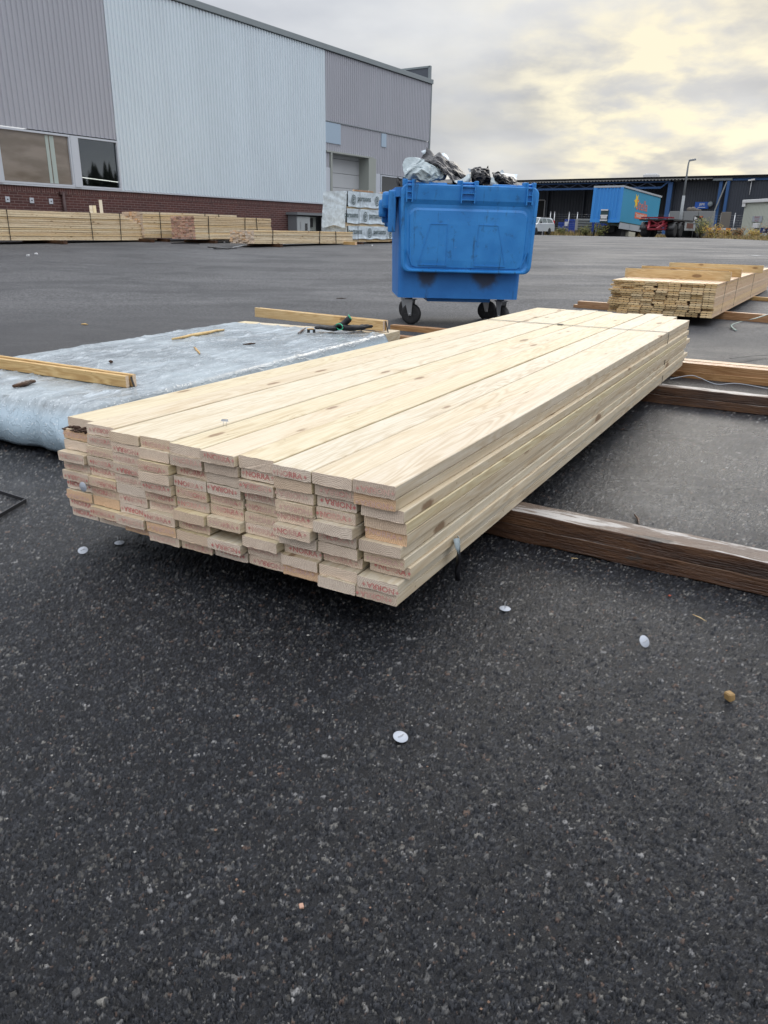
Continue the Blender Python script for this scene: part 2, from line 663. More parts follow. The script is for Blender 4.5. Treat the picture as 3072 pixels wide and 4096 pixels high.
def asphalt(near=False):
    k = NT('wet_asphalt', rough=.5, spec=.5)
    P = k.coord('Object')
    sp = k.n('ShaderNodeSeparateXYZ'); k.l(P, sp.inputs[0])
    r2 = k.math('SQRT', k.math('ADD', k.math('MULTIPLY', sp.outputs[0], sp.outputs[0]), k.math('MULTIPLY', sp.outputs[1], sp.outputs[1])))
    # ragged coordinates so that no stone is round
    wob = k.noise(P, 260, 2, .6, 0, True)
    sub = k.n('ShaderNodeVectorMath', operation='SUBTRACT'); k.l(wob, sub.inputs[0]); sub.inputs[1].default_value = (.5, .5, .5)
    scl = k.n('ShaderNodeVectorMath', operation='SCALE'); k.l(sub.outputs[0], scl.inputs[0]); scl.inputs['Scale'].default_value = .0065
    add = k.n('ShaderNodeVectorMath', operation='ADD'); k.l(P, add.inputs[0]); k.l(scl.outputs[0], add.inputs[1])
    Q = add.outputs[0]
    grain = k.noise(P, 210, 4, .7)
    c = k.mix(k.mr(grain, .32, .72), (.0045, .0050, .0065), (.024, .0255, .030))
    med = k.noise(P, 16, 5, .65)
    c = k.mix(1.0, c, k.mix(k.mr(med, .3, .7), (.72, .72, .74), (1.35, 1.34, 1.33)), 'MULTIPLY')
    height = k.math('ADD', k.math('MULTIPLY', k.noise(P, 120, 6, .72), 2.4), k.math('MULTIPLY', k.noise(P, 42, 4, .6), 1.6))
    for sc_, keep, r0, seed in ((72, .80, .40, 0), (125, .72, .44, 3), (230, .66, .46, 7), (420, .70, .46, 9)):
        v = k.voro(Q if sc_ < 400 else P, sc_)
        vc = k.n('ShaderNodeSeparateColor'); k.l(v.outputs['Color'], vc.inputs[0])
        rad = k.math('MULTIPLY', vc.outputs[1], r0)
        on = k.mr(vc.outputs[0], keep, keep + .002, 0, 1, False)
        edge = k.math('SUBTRACT', rad, v.outputs['Distance'])
        m_ = k.math('MULTIPLY', on, k.mr(edge, -.02, .05))
        col = k.ramp(vc.outputs[2], [(0, (.040, .042, .046)), (.35, (.075, .076, .078)), (.6, (.13, .12, .10)), (.78, (.22, .13, .09)), (.84, (.30, .27, .22)), (.93, (.14, .14, .15)), (1, (.46, .43, .38))])
        dull = k.mr(k.noise(P, 300 + seed, 2), .35, .65, .55, 1.0)
        c = k.mix(k.math('MULTIPLY', m_, dull), c, col)
        height = k.math('ADD', height, k.math('MULTIPLY', m_, .45 if sc_ < 300 else .2))
    if near:
        at_ = k.n('ShaderNodeAttribute'); at_.attribute_name = 'stone_colour'
        c = k.mix(1.0, at_.outputs['Color'], k.mix(k.mr(med, .3, .7), (.50, .54, .63), (.98, 1.04, 1.16)), 'MULTIPLY')
        height = k.noise(P, 420, 3, .7)
    # traffic-worn, drier surface further out; faint long tracks
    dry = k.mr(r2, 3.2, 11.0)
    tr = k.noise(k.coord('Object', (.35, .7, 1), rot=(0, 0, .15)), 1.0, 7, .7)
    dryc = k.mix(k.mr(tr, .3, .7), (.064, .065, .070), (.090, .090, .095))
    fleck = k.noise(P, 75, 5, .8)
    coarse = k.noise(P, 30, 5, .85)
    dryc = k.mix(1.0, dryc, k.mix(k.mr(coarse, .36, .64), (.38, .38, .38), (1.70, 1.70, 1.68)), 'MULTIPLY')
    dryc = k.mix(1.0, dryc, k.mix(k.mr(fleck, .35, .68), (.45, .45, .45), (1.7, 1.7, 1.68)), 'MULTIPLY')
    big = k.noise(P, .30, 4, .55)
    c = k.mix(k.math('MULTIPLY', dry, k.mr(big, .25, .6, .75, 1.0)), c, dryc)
    dust = k.mr(k.noise(P, 1.3, 6, .65, .8), .58, .74, 0, .28)
    c = k.mix(dust, c, (.13, .13, .13))
    damp = k.mr(k.noise(P, .55, 6, .62, .7), .50, .60)
    c = k.mix(k.math('MULTIPLY', damp, k.math('MULTIPLY', dry, .45)), c, (.030, .031, .035))
    c = k.mix(k.mr(k.noise(k.coord('Object', (.45, 7, 1), rot=(0, 0, .32)), 1.0, 4, .6, .3), .66, .72, 0, .28), c, (.022, .022, .025))
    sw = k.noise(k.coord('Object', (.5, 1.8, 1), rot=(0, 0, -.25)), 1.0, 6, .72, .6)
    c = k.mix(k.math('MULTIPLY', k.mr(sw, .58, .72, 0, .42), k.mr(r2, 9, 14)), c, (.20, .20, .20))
    k.color(c)
    wet = k.mr(k.noise(P, 1.6, 4, .6, .4), .34, .60)
    rg = k.mix(wet, (.30, .30, .30), (.44, .44, .44))
    # the puddled stretch between the beams
    ex = k.math('DIVIDE', k.math('SUBTRACT', sp.outputs[0], 1.35), 1.0)
    ey = k.math('DIVIDE', k.math('SUBTRACT', sp.outputs[1], 2.9), 1.1)
    ed = k.math('ADD', k.math('SQRT', k.math('ADD', k.math('MULTIPLY', ex, ex), k.math('MULTIPLY', ey, ey))), k.math('MULTIPLY', k.math('SUBTRACT', med, .5), .5))
    pud = k.math('MULTIPLY', k.mr(ed, 1.15, .5), k.mr(k.noise(P, 2.6, 5, .62, .5), .36, .58, .25, 1.0))
    rg = k.mix(pud, rg, (.24, .24, .24))
    rg = k.mix(dry, rg, k.mix(k.mr(k.noise(k.coord('Object', (.3, .8, 1)), 1.0, 4, .6), .35, .6), (.62, .62, .62), (.78, .78, .78)))
    k.l(k.math('ADD', k.mr(r2, 4, 10, .34, .27), k.math('MULTIPLY', pud, .38)), k.b.inputs['Specular IOR Level'])
    k.rough(rg)
    b = k.n('ShaderNodeBump')
    k.l(height, b.inputs['Height'])
    b.inputs['Distance'].default_value = .0030 if near else .0058
    k.l(k.mr(r2, 1.6, 14.0, 1.0, .22), b.inputs['Strength'])
    k.l(b.outputs[0], k.b.inputs['Normal'])
    return k.mat


M['asphalt'] = asphalt()
M['asphalt_near'] = asphalt(True)


def tarp():
    k = NT('wet_grey_blue_wrap', rough=.3)
    v = k.coord('Object')
    n1 = k.noise(v, 2.5, 5, .6, .4)
    c = k.ramp(n1, [(.3, (.19, .215, .23)), (.5, (.25, .285, .305)), (.75, (.33, .385, .41))])
    # chalky dried streaks and droplets lying on the film
    st = k.noise(k.coord('Object', (5, 14, 9), rot=(0, 0, .3)), 1.0, 8, .74, .5)
    c = k.mix(k.mr(st, .53, .60, 0, .62), c, (.46, .51, .54))
    st2 = k.noise(k.coord('Object', (1.2, 22, 9), rot=(0, 0, .06)), 1.0, 5, .65, .6)
    c = k.mix(k.mr(st2, .52, .66, 0, .5), c, (.46, .52, .56))
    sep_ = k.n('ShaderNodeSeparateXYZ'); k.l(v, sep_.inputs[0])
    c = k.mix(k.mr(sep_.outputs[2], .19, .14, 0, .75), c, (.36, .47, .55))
    dr = k.voro(v, 95)
    dc_ = k.n('ShaderNodeSeparateColor'); k.l(dr.outputs['Color'], dc_.inputs[0])
    pk = k.math('MULTIPLY', k.mr(dc_.outputs[0], .72, .74, 0, 1, False), k.mr(dr.outputs['Distance'], .38, .22))
    c = k.mix(k.math('MULTIPLY', pk, .6), c, (.62, .66, .68))
    dt = k.noise(v, 14, 4, .7)
    c = k.mix(k.mr(dt, .58, .72, 0, .55), c, (.12, .13, .13))
    k.color(c)
    k.rough(k.mr(n1, .3, .7, .20, .36))
    fold = k.noise(k.coord('Object', (3, 9, 9)), 2.0, 3, .55, .5)
    fold = k.mr(k.math('ABSOLUTE', k.math('SUBTRACT', fold, .5)), 0, .05, 1, 0)
    k.bump(k.math('ADD', fold, k.math('MULTIPLY', pk, .2)), .003, .45)
    return k.mat


M['tarp'] = tarp()


def film(name, base, rough=.35, bstr=.5):
    k = NT(name, base, rough, 0, .3)
    v = k.coord('Object')
    n = k.noise(v, 7, 5, .6, .8)
    k.color(k.mix(k.mr(n, .3, .7), tuple(x * .8 for x in base), tuple(min(1, x * 1.15) for x in base)))
    k.bump(n, .03, bstr)
    return k.mat


M['film_light'] = film('pale_film', (.34, .40, .42), .5, .3)
M['film_grey'] = film('grey_film', (.065, .065, .07), .5, .2)
M['film_black'] = film('black_film', (.008, .008, .010), .42, .15)
M['film_white'] = film('white_film', (.66, .74, .80), .35)
M['wrap'] = film('printed_wrap', (.58, .66, .71), .5, .10)
M['wrap_print'] = NT('dark_green_print', (.03, .06, .06), .5).mat


def clad(name, base, rough=.42, metal=0.0):
    k = NT(name, base, rough, metal)
    v = k.coord('Object', (1, 1, .25))
    n = k.noise(v, .8, 4, .6)
    c = k.mix(k.mr(n, .3, .7), tuple(x * .97 for x in base), tuple(x * 1.03 for x in base))
    st = k.noise(k.coord('Object', (9, 9, .35)), 1.0, 4, .7)
    c = k.mix(k.mr(st, .58, .8, 0, .22), c, tuple(x * .6 for x in base))
    k.color(c)
    return k.mat


M['clad_grey'] = clad('grey_cladding', (.40, .405, .445))
M['clad_pale'] = clad('pale_cladding', (.64, .715, .765))
M['clad_dark'] = clad('dark_cladding', (.038, .045, .060), .45)
M['clad_cream'] = clad('cream_cladding', (.46, .48, .42))
M['trim_grey'] = clad('trim_grey', (.22, .25, .26))
M['trim_dark'] = NT('dark_gap', (.02, .02, .025), .6).mat
M['white_paint'] = clad('white_frame', (.52, .55, .60), .5)
M['panel_blue'] = clad('pale_blue_panel', (.36, .46, .56), .4)
M['gate'] = clad('gate_panel', (.50, .515, .53), .45)
M['jamb'] = clad('jamb_paint', (.33, .35, .32), .5)


def brick(name, scale_dir):
    k = NT(name, rough=.85)
    tc = k.n('ShaderNodeTexCoord')
    sp = k.n('ShaderNodeSeparateXYZ'); k.l(tc.outputs['Object'], sp.inputs[0])
    cb = k.n('ShaderNodeCombineXYZ')
    if scale_dir:
        k.l(sp.outputs[0], cb.inputs[0]); k.l(sp.outputs[2], cb.inputs[1])
    else:
        k.l(sp.outputs[2], cb.inputs[0]); k.l(sp.outputs[0], cb.inputs[1])
    b = k.n('ShaderNodeTexBrick')
    k.l(cb.outputs[0], b.inputs['Vector'])
    b.inputs['Scale'].default_value = 1.0
    b.inputs['Brick Width'].default_value = .26
    b.inputs['Row Height'].default_value = .077
    b.inputs['Mortar Size'].default_value = .007
    b.inputs['Mortar Smooth'].default_value = .2
    b.inputs['Color1'].default_value = (.115, .040, .034, 1)
    b.inputs['Color2'].default_value = (.075, .028, .026, 1)
    b.inputs['Mortar'].default_value = (.23, .17, .155, 1)
    n = k.noise(tc.outputs['Object'], 6, 4)
    k.color(k.mix(k.mr(n, .3, .7, 0, .3), b.outputs[0], (.08, .04, .038)))
    k.bump(k.math('SUBTRACT', 1.0, b.outputs[1]), .008, .6)
    return k.mat


M['brick'] = brick('dark_red_brick', True)
M['brick_v'] = brick('soldier_course_brick', False)


def plastic_blue():
    k = NT('scuffed_blue_plastic', rough=.42)
    v = k.coord('Object')
    n = k.noise(v, 3, 5, .6)
    c = k.mix(k.mr(n, .3, .7), (.018, .185, .52), (.030, .245, .62))
    st = k.noise(k.coord('Object', (14, 14, 1.6)), 1.0, 5, .7, .3)
    c = k.mix(k.mr(st, .58, .70, 0, .75), c, (.010, .030, .05))
    gm = k.noise(v, 11, 5, .7)
    c = k.mix(k.mr(gm, .56, .70, 0, .45), c, (.012, .06, .14))
    sc = k.noise(v, 35, 4, .75)
    c = k.mix(k.mr(sc, .62, .78, 0, .45), c, (.16, .30, .55))
    k.color(c)
    k.rough(k.mr(n, .3, .7, .34, .55))
    k.bump(sc, .002, .4)
    return k.mat


M['bin_blue'] = plastic_blue()


def bin_scorched():
    k = NT('blue_plastic_with_soot_patches', rough=.5)
    v = k.coord('Object')
    n = k.noise(v, 3, 5, .6)
    c = k.mix(k.mr(n, .3, .7), (.018, .155, .47), (.028, .20, .56))
    sp = k.n('ShaderNodeSeparateXYZ'); k.l(v, sp.inputs[0])
    nz = k.noise(v, 9, 4, .6)
    tot = None
    for cx, wd, zc in ((.27, .10, .50), (.83, .14, .49)):
        dx = k.math('DIVIDE', k.math('SUBTRACT', sp.outputs[0], cx), wd)
        dz = k.math('DIVIDE', k.math('SUBTRACT', sp.outputs[2], zc), .15)
        dd = k.math('SQRT', k.math('ADD', k.math('MULTIPLY', dx, dx), k.math('MULTIPLY', dz, dz)))
        dd = k.math('ADD', dd, k.math('MULTIPLY', k.math('SUBTRACT', nz, .5), .9))
        mk = k.mr(dd, 1.15, .55)
        tot = mk if tot is None else k.math('MAXIMUM', tot, mk)
    c = k.mix(k.math('MULTIPLY', tot, .85), c, (.035, .032, .03))
    g = k.noise(k.coord('Object', (12, 12, 2)), 1.0, 5, .7)
    c = k.mix(k.mr(g, .60, .72, 0, .6), c, (.02, .04, .055))
    k.color(c)
    return k.mat


M['bin_body'] = bin_scorched()
M['rubber'] = NT('rubber', (.018, .018, .019), .6).mat
M['rim_black'] = NT('black_plastic', (.03, .03, .032), .45).mat
M['steel'] = NT('galvanised_steel', (.45, .46, .47), .38, .85).mat
M['strap'] = NT('steel_strap', (.06, .06, .065), .38, .7).mat
M['black'] = NT('black_matt', (.012, .012, .013), .6).mat
M['white_plastic'] = NT('white_plastic', (.40, .43, .48), .5).mat
M['glove'] = film('black_glove_rubber', (.012, .012, .014), .5, .2)
M['green_cuff'] = NT('green_cuff', (.04, .42, .22), .6).mat
M['glass_dark'] = NT('dark_glass', (.012, .015, .018), .04, 0, .8).mat
def glass_clear():
    k = NT('tinted_glass', (.02, .02, .02), .03)
    tr_ = k.n('ShaderNodeBsdfTransparent'); tr_.inputs[0].default_value = (.62, .64, .64, 1)
    gl_ = k.n('ShaderNodeBsdfGlossy'); gl_.inputs['Roughness'].default_value = .02; gl_.inputs['Color'].default_value = (.8, .85, .9, 1)
    mx_ = k.n('ShaderNodeMixShader'); mx_.inputs[0].default_value = .13; k.l(tr_.outputs[0], mx_.inputs[1]); k.l(gl_.outputs[0], mx_.inputs[2])
    k.l(mx_.outputs[0], k.t.nodes['Material Output'].inputs['Surface'])
    return k.mat


M['glass_clear'] = glass_clear()
M['car_white'] = NT('white_car_paint', (.62, .64, .66), .25, 0, None, .5).mat
M['car_glass'] = NT('car_glass', (.05, .08, .08), .06, 0, .7).mat
M['blue_col'] = NT('blue_steel', (.022, .085, .23), .55).mat
M['trailer_blue'] = clad('blue_trailer_panel', (.035, .24, .62), .45)
M['curtain'] = clad('teal_curtain', (.035, .27, .44), .5)
M['skirt'] = clad('grey_skirt', (.38, .40, .42), .5)
M['orange'] = NT('orange_print', (.72, .14, .05), .5).mat
M['yellow'] = NT('yellow_print', (.80, .55, .04), .5).mat
M['red_steel'] = NT('red_steel', (.20, .010, .022), .5).mat
M['chassis_grey'] = clad('grey_chassis', (.36, .38, .38), .5)
M['sign_blue'] = NT('sign_blue', (.01, .09, .42), .4).mat
M['skip_blue'] = clad('skip_blue', (.02, .06, .32), .5)
M['concrete'] = clad('concrete', (.22, .225, .225), .85)
M['white_flat'] = NT('white_print', (.62, .62, .62), .6).mat
M['red_flat'] = NT('red_print', (.5, .03, .03), .6).mat
M['lime'] = NT('green_poster', (.20, .42, .03), .6).mat
M['hazard'] = NT('orange_bar', (.8, .25, .03), .5).mat
M['paint_line'] = NT('worn_line_paint', (.42, .43, .43), .7).mat


def curtain_glass():
    """brown blind behind glass"""
    k = NT('brown_blind_behind_glass', (.20, .165, .13), .06, 0, .75)
    v = k.coord('Object', (.6, 1, 2.0))
    n = k.noise(v, 1.4, 3)
    k.color(k.mix(k.mr(n, .35, .65), (.17, .14, .11), (.25, .21, .175)))
    return k.mat


M['win_brown'] = curtain_glass()

# ------------------------------------------------------------------ ground
def build_ground():
    rs = [.0]
    r_ = .25
    while r_ < 6: rs.append(r_); r_ *= 1.25
    while r_ < 90: rs.append(r_); r_ += max(.6, r_ * .05)
    rs += [120, 200, 400, 900, 2200]
    n = 96
    vs = [(0, 0, -.007)]
    for q in rs[1:]:
        for j in range(n):
            a = 2 * pi * j / n
            x, y = q * sin(a), q * cos(a)
            vs.append((x, y, ground_z(x, y) - (.007 if q < 4.4 else 0)))
    fs = [(0, 1 + (j + 1) % n, 1 + j) for j in range(n)]
    for i in range(len(rs) - 2):
        b = 1 + i * n
        for j in range(n):
            fs.append((b + j, b + (j + 1) % n, b + n + (j + 1) % n, b + n + j))
    mb = MB(); mb.add(vs, fs, 0, None, True)
    o = mb.build('asphalt_yard', M['asphalt'])
    tag(o, kind='structure')
    return o


build_ground()


def hash01(ix, iy, k):
    h = (ix.astype(np.int64) * 374761393 + iy.astype(np.int64) * 668265263 + k * 1274126177) & 0xFFFFFFFF
    h = ((h ^ (h >> 13)) * 1274126177) & 0xFFFFFFFF
    h = ((h ^ (h >> 16)) * 2246822519) & 0xFFFFFFFF
    return ((h ^ (h >> 15)) & 0xFFFFFF) / float(0xFFFFFF)


def vnoise(x, y, sc, k):
    x = x * sc; y = y * sc
    ix = np.floor(x); iy = np.floor(y); fx = x - ix; fy = y - iy
    fx = fx * fx * (3 - 2 * fx); fy = fy * fy * (3 - 2 * fy)
    a = hash01(ix, iy, k); b = hash01(ix + 1, iy, k); c = hash01(ix, iy + 1, k); d = hash01(ix + 1, iy + 1, k)
    return (a * (1 - fx) + b * fx) * (1 - fy) + (c * (1 - fx) + d * fx) * fy


def cells(x, y, sc, k):
    x = x * sc; y = y * sc
    ix = np.floor(x); iy = np.floor(y)
    f1 = np.full(x.shape, 9.0); f2 = np.full(x.shape, 9.0); cx = np.zeros_like(x); cy = np.zeros_like(x)
    for dx in (-1, 0, 1):
        for dy in (-1, 0, 1):
            gx = ix + dx; gy = iy + dy
            px_ = gx + .1 + .8 * hash01(gx, gy, k); py_ = gy + .1 + .8 * hash01(gx, gy, k + 50)
            # every stone has its own proportions
            an = hash01(gx, gy, k + 77) * pi; el = .65 + .7 * hash01(gx, gy, k + 91)
            ux = (x - px_) * np.cos(an) + (y - py_) * np.sin(an); uy = -(x - px_) * np.sin(an) + (y - py_) * np.cos(an)
            d = np.sqrt((ux * el) ** 2 + (uy / el) ** 2)
            c1 = d < f1
            f2 = np.where(c1, f1, np.minimum(f2, d))
            cx = np.where(c1, gx, cx); cy = np.where(c1, gy, cy)
            f1 = np.where(c1, d, f1)
    return f1, f2, cx, cy


def near_surface():
    rows = []
    phi = math.atan2(CAMH, .10)
    while True:
        r_ = CAMH / math.tan(phi)
        rows.append(r_)
        if r_ > 4.5: break
        phi -= .00128 if r_ > .49 else .006
    rr = np.array(rows)
    az = np.concatenate([np.arange(-R(125), -R(41), .0065), np.arange(-R(41), R(41), .00155), np.arange(R(41), R(125), .0065)])
    A, Q = np.meshgrid(az, rr)
    X = (Q * np.sin(A)).ravel(); Y = (Q * np.cos(A)).ravel(); QQ = Q.ravel()
    wx = X + (vnoise(X, Y, 420, 1) - .5) * .0032 + (vnoise(X, Y, 150, 2) - .5) * .004
    wy = Y + (vnoise(X, Y, 420, 3) - .5) * .0032 + (vnoise(X, Y, 150, 4) - .5) * .004
    col = np.empty((len(X), 3)); col[:] = (.0055, .0062, .0080)
    g = vnoise(X, Y, 700, 9)[:, None]
    col *= .6 + .9 * g
    H = (vnoise(X, Y, 26, 5) - .5) * .0012 + (vnoise(X, Y, 75, 6) - .5) * .0014 + (vnoise(X, Y, 190, 7) - .5) * .0011
    pal = np.array([(.016, .017, .020), (.024, .025, .028), (.033, .034, .037), (.045, .045, .046), (.062, .060, .056), (.085, .076, .062), (.12, .11, .095), (.13, .080, .055), (.20, .18, .145), (.27, .25, .22)])
    cdf = np.array([.28, .47, .61, .72, .805, .87, .925, .95, .982, 1.0])
    for sc, k, dens, amp in ((92, 11, .46, .0026), (170, 23, .50, .0021), (330, 37, .46, .0012)):
        f1, f2, cx, cy = cells(wx, wy, sc, k)
        on = hash01(cx, cy, k + 5) < dens
        size = .22 + .42 * hash01(cx, cy, k + 6)
        e = np.minimum((f2 - f1) * .9, size - f1)
        t = np.clip(e / .10, 0, 1); t = t * t * (3 - 2 * t)
        t = np.where(on, t, 0)
        lift = hash01(cx, cy, k + 7)
        H += t * amp * (.25 + lift) + np.where(on, 0, 0)
        # open crevices round the stones
        cr = np.clip(1 - np.abs(e) / .07, 0, 1) * on
        H -= cr * amp * .8
        idx = np.searchsorted(cdf, hash01(cx, cy, k + 8))
        cc = pal[np.clip(idx, 0, 9)] * (.7 + .6 * vnoise(X, Y, 900, k)[:, None])
        col = col * (1 - t[:, None]) + cc * t[:, None]
    fade = np.clip((4.4 - QQ) / 2.6, .0, 1)
    edge = np.clip((QQ - .58) / .02, 0, 1)
    H = (H - .0030) * (.30 + .70 * fade)
    n = len(X)
    me = bpy.data.meshes.new('asphalt_foreground')
    nr, nc = A.shape
    me.vertices.add(n)
    co = np.stack([X, Y, H], 1).astype(np.float32)
    me.vertices.foreach_set('co', co.ravel())
    i = (np.arange(nr - 1)[:, None] * nc + np.arange(nc - 1)[None, :]).ravel()
    quads = np.stack([i, i + 1, i + nc + 1, i + nc], 1).astype(np.int32)
    me.loops.add(quads.size)
    me.loops.foreach_set('vertex_index', quads.ravel())
    me.polygons.add(len(quads))
    me.polygons.foreach_set('loop_start', np.arange(0, quads.size, 4, dtype=np.int32))
    me.polygons.foreach_set('use_smooth', np.ones(len(quads), bool))
    at = me.color_attributes.new('stone_colour', 'FLOAT_COLOR', 'POINT')
    at.data.foreach_set('color', np.concatenate([col, np.ones((n, 1))], 1).astype(np.float32).ravel())
    me.update(); me.validate()
    me.materials.append(M['asphalt_near'])
    o = bpy.data.objects.new('asphalt_foreground', me)
    COL.objects.link(o)
    tag(o, kind='structure')


near_surface()


def loose_gravel():
    mb = MB()
    cols = 3
    for i in range(1500):
        x = random.uniform(-1.0, 1.3); y = random.uniform(.62, 3.2)
        r_ = random.uniform(.0008, .0022) * (1.8 if random.random() < .06 else 1)
        vs = []
        for k in range(6):
            d = [(1, 0, 0), (-1, 0, 0), (0, 1, 0), (0, -1, 0), (0, 0, 1), (0, 0, -1)][k]
            s_ = r_ * random.uniform(.6, 1.3)
            vs.append((x + d[0] * s_, y + d[1] * s_, r_ * .45 + d[2] * s_ * .7))
        fs = [(4, 0, 2), (4, 2, 1), (4, 1, 3), (4, 3, 0), (5, 2, 0), (5, 1, 2), (5, 3, 1), (5, 0, 3)]
        mb.add(vs, fs, random.choice((0, 0, 1, 2)))
    o = mb.build('loose_grit', [NT('grit_pale', (.27, .26, .24), .7).mat, NT('grit_brown', (.20, .12, .08), .7).mat, NT('grit_dark', (.05, .05, .05), .5).mat])
    tag(o, 'fine pale grit scattered over the wet asphalt', 'grit', kind='stuff')


loose_gravel()

# ------------------------------------------------------------------ boards
def board_mesh(mb, L, wd, th, rough_end=True, seed=0, warp=.0010, nseg=10, pts=7, rug=0.0):
    """rectangular board along +x from x=0; near end slightly furry; mats 0 face, 1 end"""
    rnd = random.Random(seed)
    c = .0017
    prof = []
    def jit(): return rnd.uniform(-1, 1) * .0004 if rough_end else 0
    for i in range(pts):
        prof.append((-wd / 2 + c + (wd - 2 * c) * i / (pts - 1), 0))
    prof.append((wd / 2, c)); prof.append((wd / 2, th - c))
    for i in range(pts):
        prof.append((wd / 2 - c - (wd - 2 * c) * i / (pts - 1), th))
    prof.append((-wd / 2, th - c)); prof.append((-wd / 2, c))
    n = len(prof)
    vs = []
    xs = [0.0, .004] + [L * i / nseg for i in range(1, nseg)] + [L]
    ph = rnd.uniform(0, 6)
    for k, x in enumerate(xs):
        for (y, z) in prof:
            jy = jz = 0
            if k == 0 and rough_end:
                jy, jz = jit() * 1.5, jit() * 2 + (-.0006 if z == 0 else 0) * rnd.random()
            if rug:
                jy += noise.noise(Vector((x * 9, y * 30, z * 30 + seed))) * rug
                jz += noise.noise(Vector((x * 11 + 5, y * 34, z * 30 + seed))) * rug
            wz = warp * sin(ph + x * 2.1) * (1 if 0 < x < L else .6)
            xx = x + (rnd.uniform(-.0006, .0006) if (k == 0 and rough_end) else 0)
            vs.append((xx, y + jy + warp * .6 * sin(ph * 2 + x * 1.3), z + jz + wz))
    fs = []
    for k in range(len(xs) - 1):
        for i in range(n):
            fs.append((k * n + (i + 1) % n, k * n + i, (k + 1) * n + i, (k + 1) * n + (i + 1) % n))
    mb.add(vs, fs, 0)
    mb.add([vs[i] for i in range(n)], [tuple(range(n))], 1)
    mb.add([vs[(len(xs) - 1) * n + i] for i in range(n)], [tuple(reversed(range(n)))], 1)


def leaf_geo():
    pts = [(0, 1), (.18, .5), (.5, .62), (.4, .28), (.95, .3), (.55, -.05), (.7, -.35), (.2, -.25), (.08, -.9), (-.08, -.9),
           (-.2, -.25), (-.7, -.35), (-.55, -.05), (-.95, .3), (-.4, .28), (-.5, .62), (-.18, .5)]
    return [(x, y, 0) for x, y in pts], [tuple(range(len(pts)))]


def plank_material_sets():
    return [M['wood'], M['wood_end'], M['ink']]


PV = [[53, 34, 31, 7, 23, 13, 24, 17, 23, 30], [25, 21, 16, 15, 21, 11, 19, 18, 4, 30], [5, 7, 9, 7, 11, 11, 15, 15, -3, 24],
      [8, -1, -7, -8, -3, 10, 18, -1, 1, 8], [1, -2, 18, 7, 8, 12, -8, 10, 0, 14], [-9, 1, 8, 7, 16, 16, -1, 68, -4, 21],
      [2, 8, -4, 17, 21, 15, 15, 0, 19, 23], [-10, -6, 1, -4, 3, -16, 7, 26, 11, 18], [-10, 0, 9, 5, -11, 10, 11, 31, 11, 4],
      [-12, -5, 7, 15, 20, 8, 20, 37, 2, 6]]
FARV = [4.03, 4.03, 4.02, 4.08, 4.05, 3.99, 4.02, 4.12, 4.02, 3.82]
PAZ = 28.83
P0 = Vector((.040, 1.444, .0905))
db = azv(PAZ); dc = azv(PAZ + 90)
PITCHW, TH = .1051, .0278


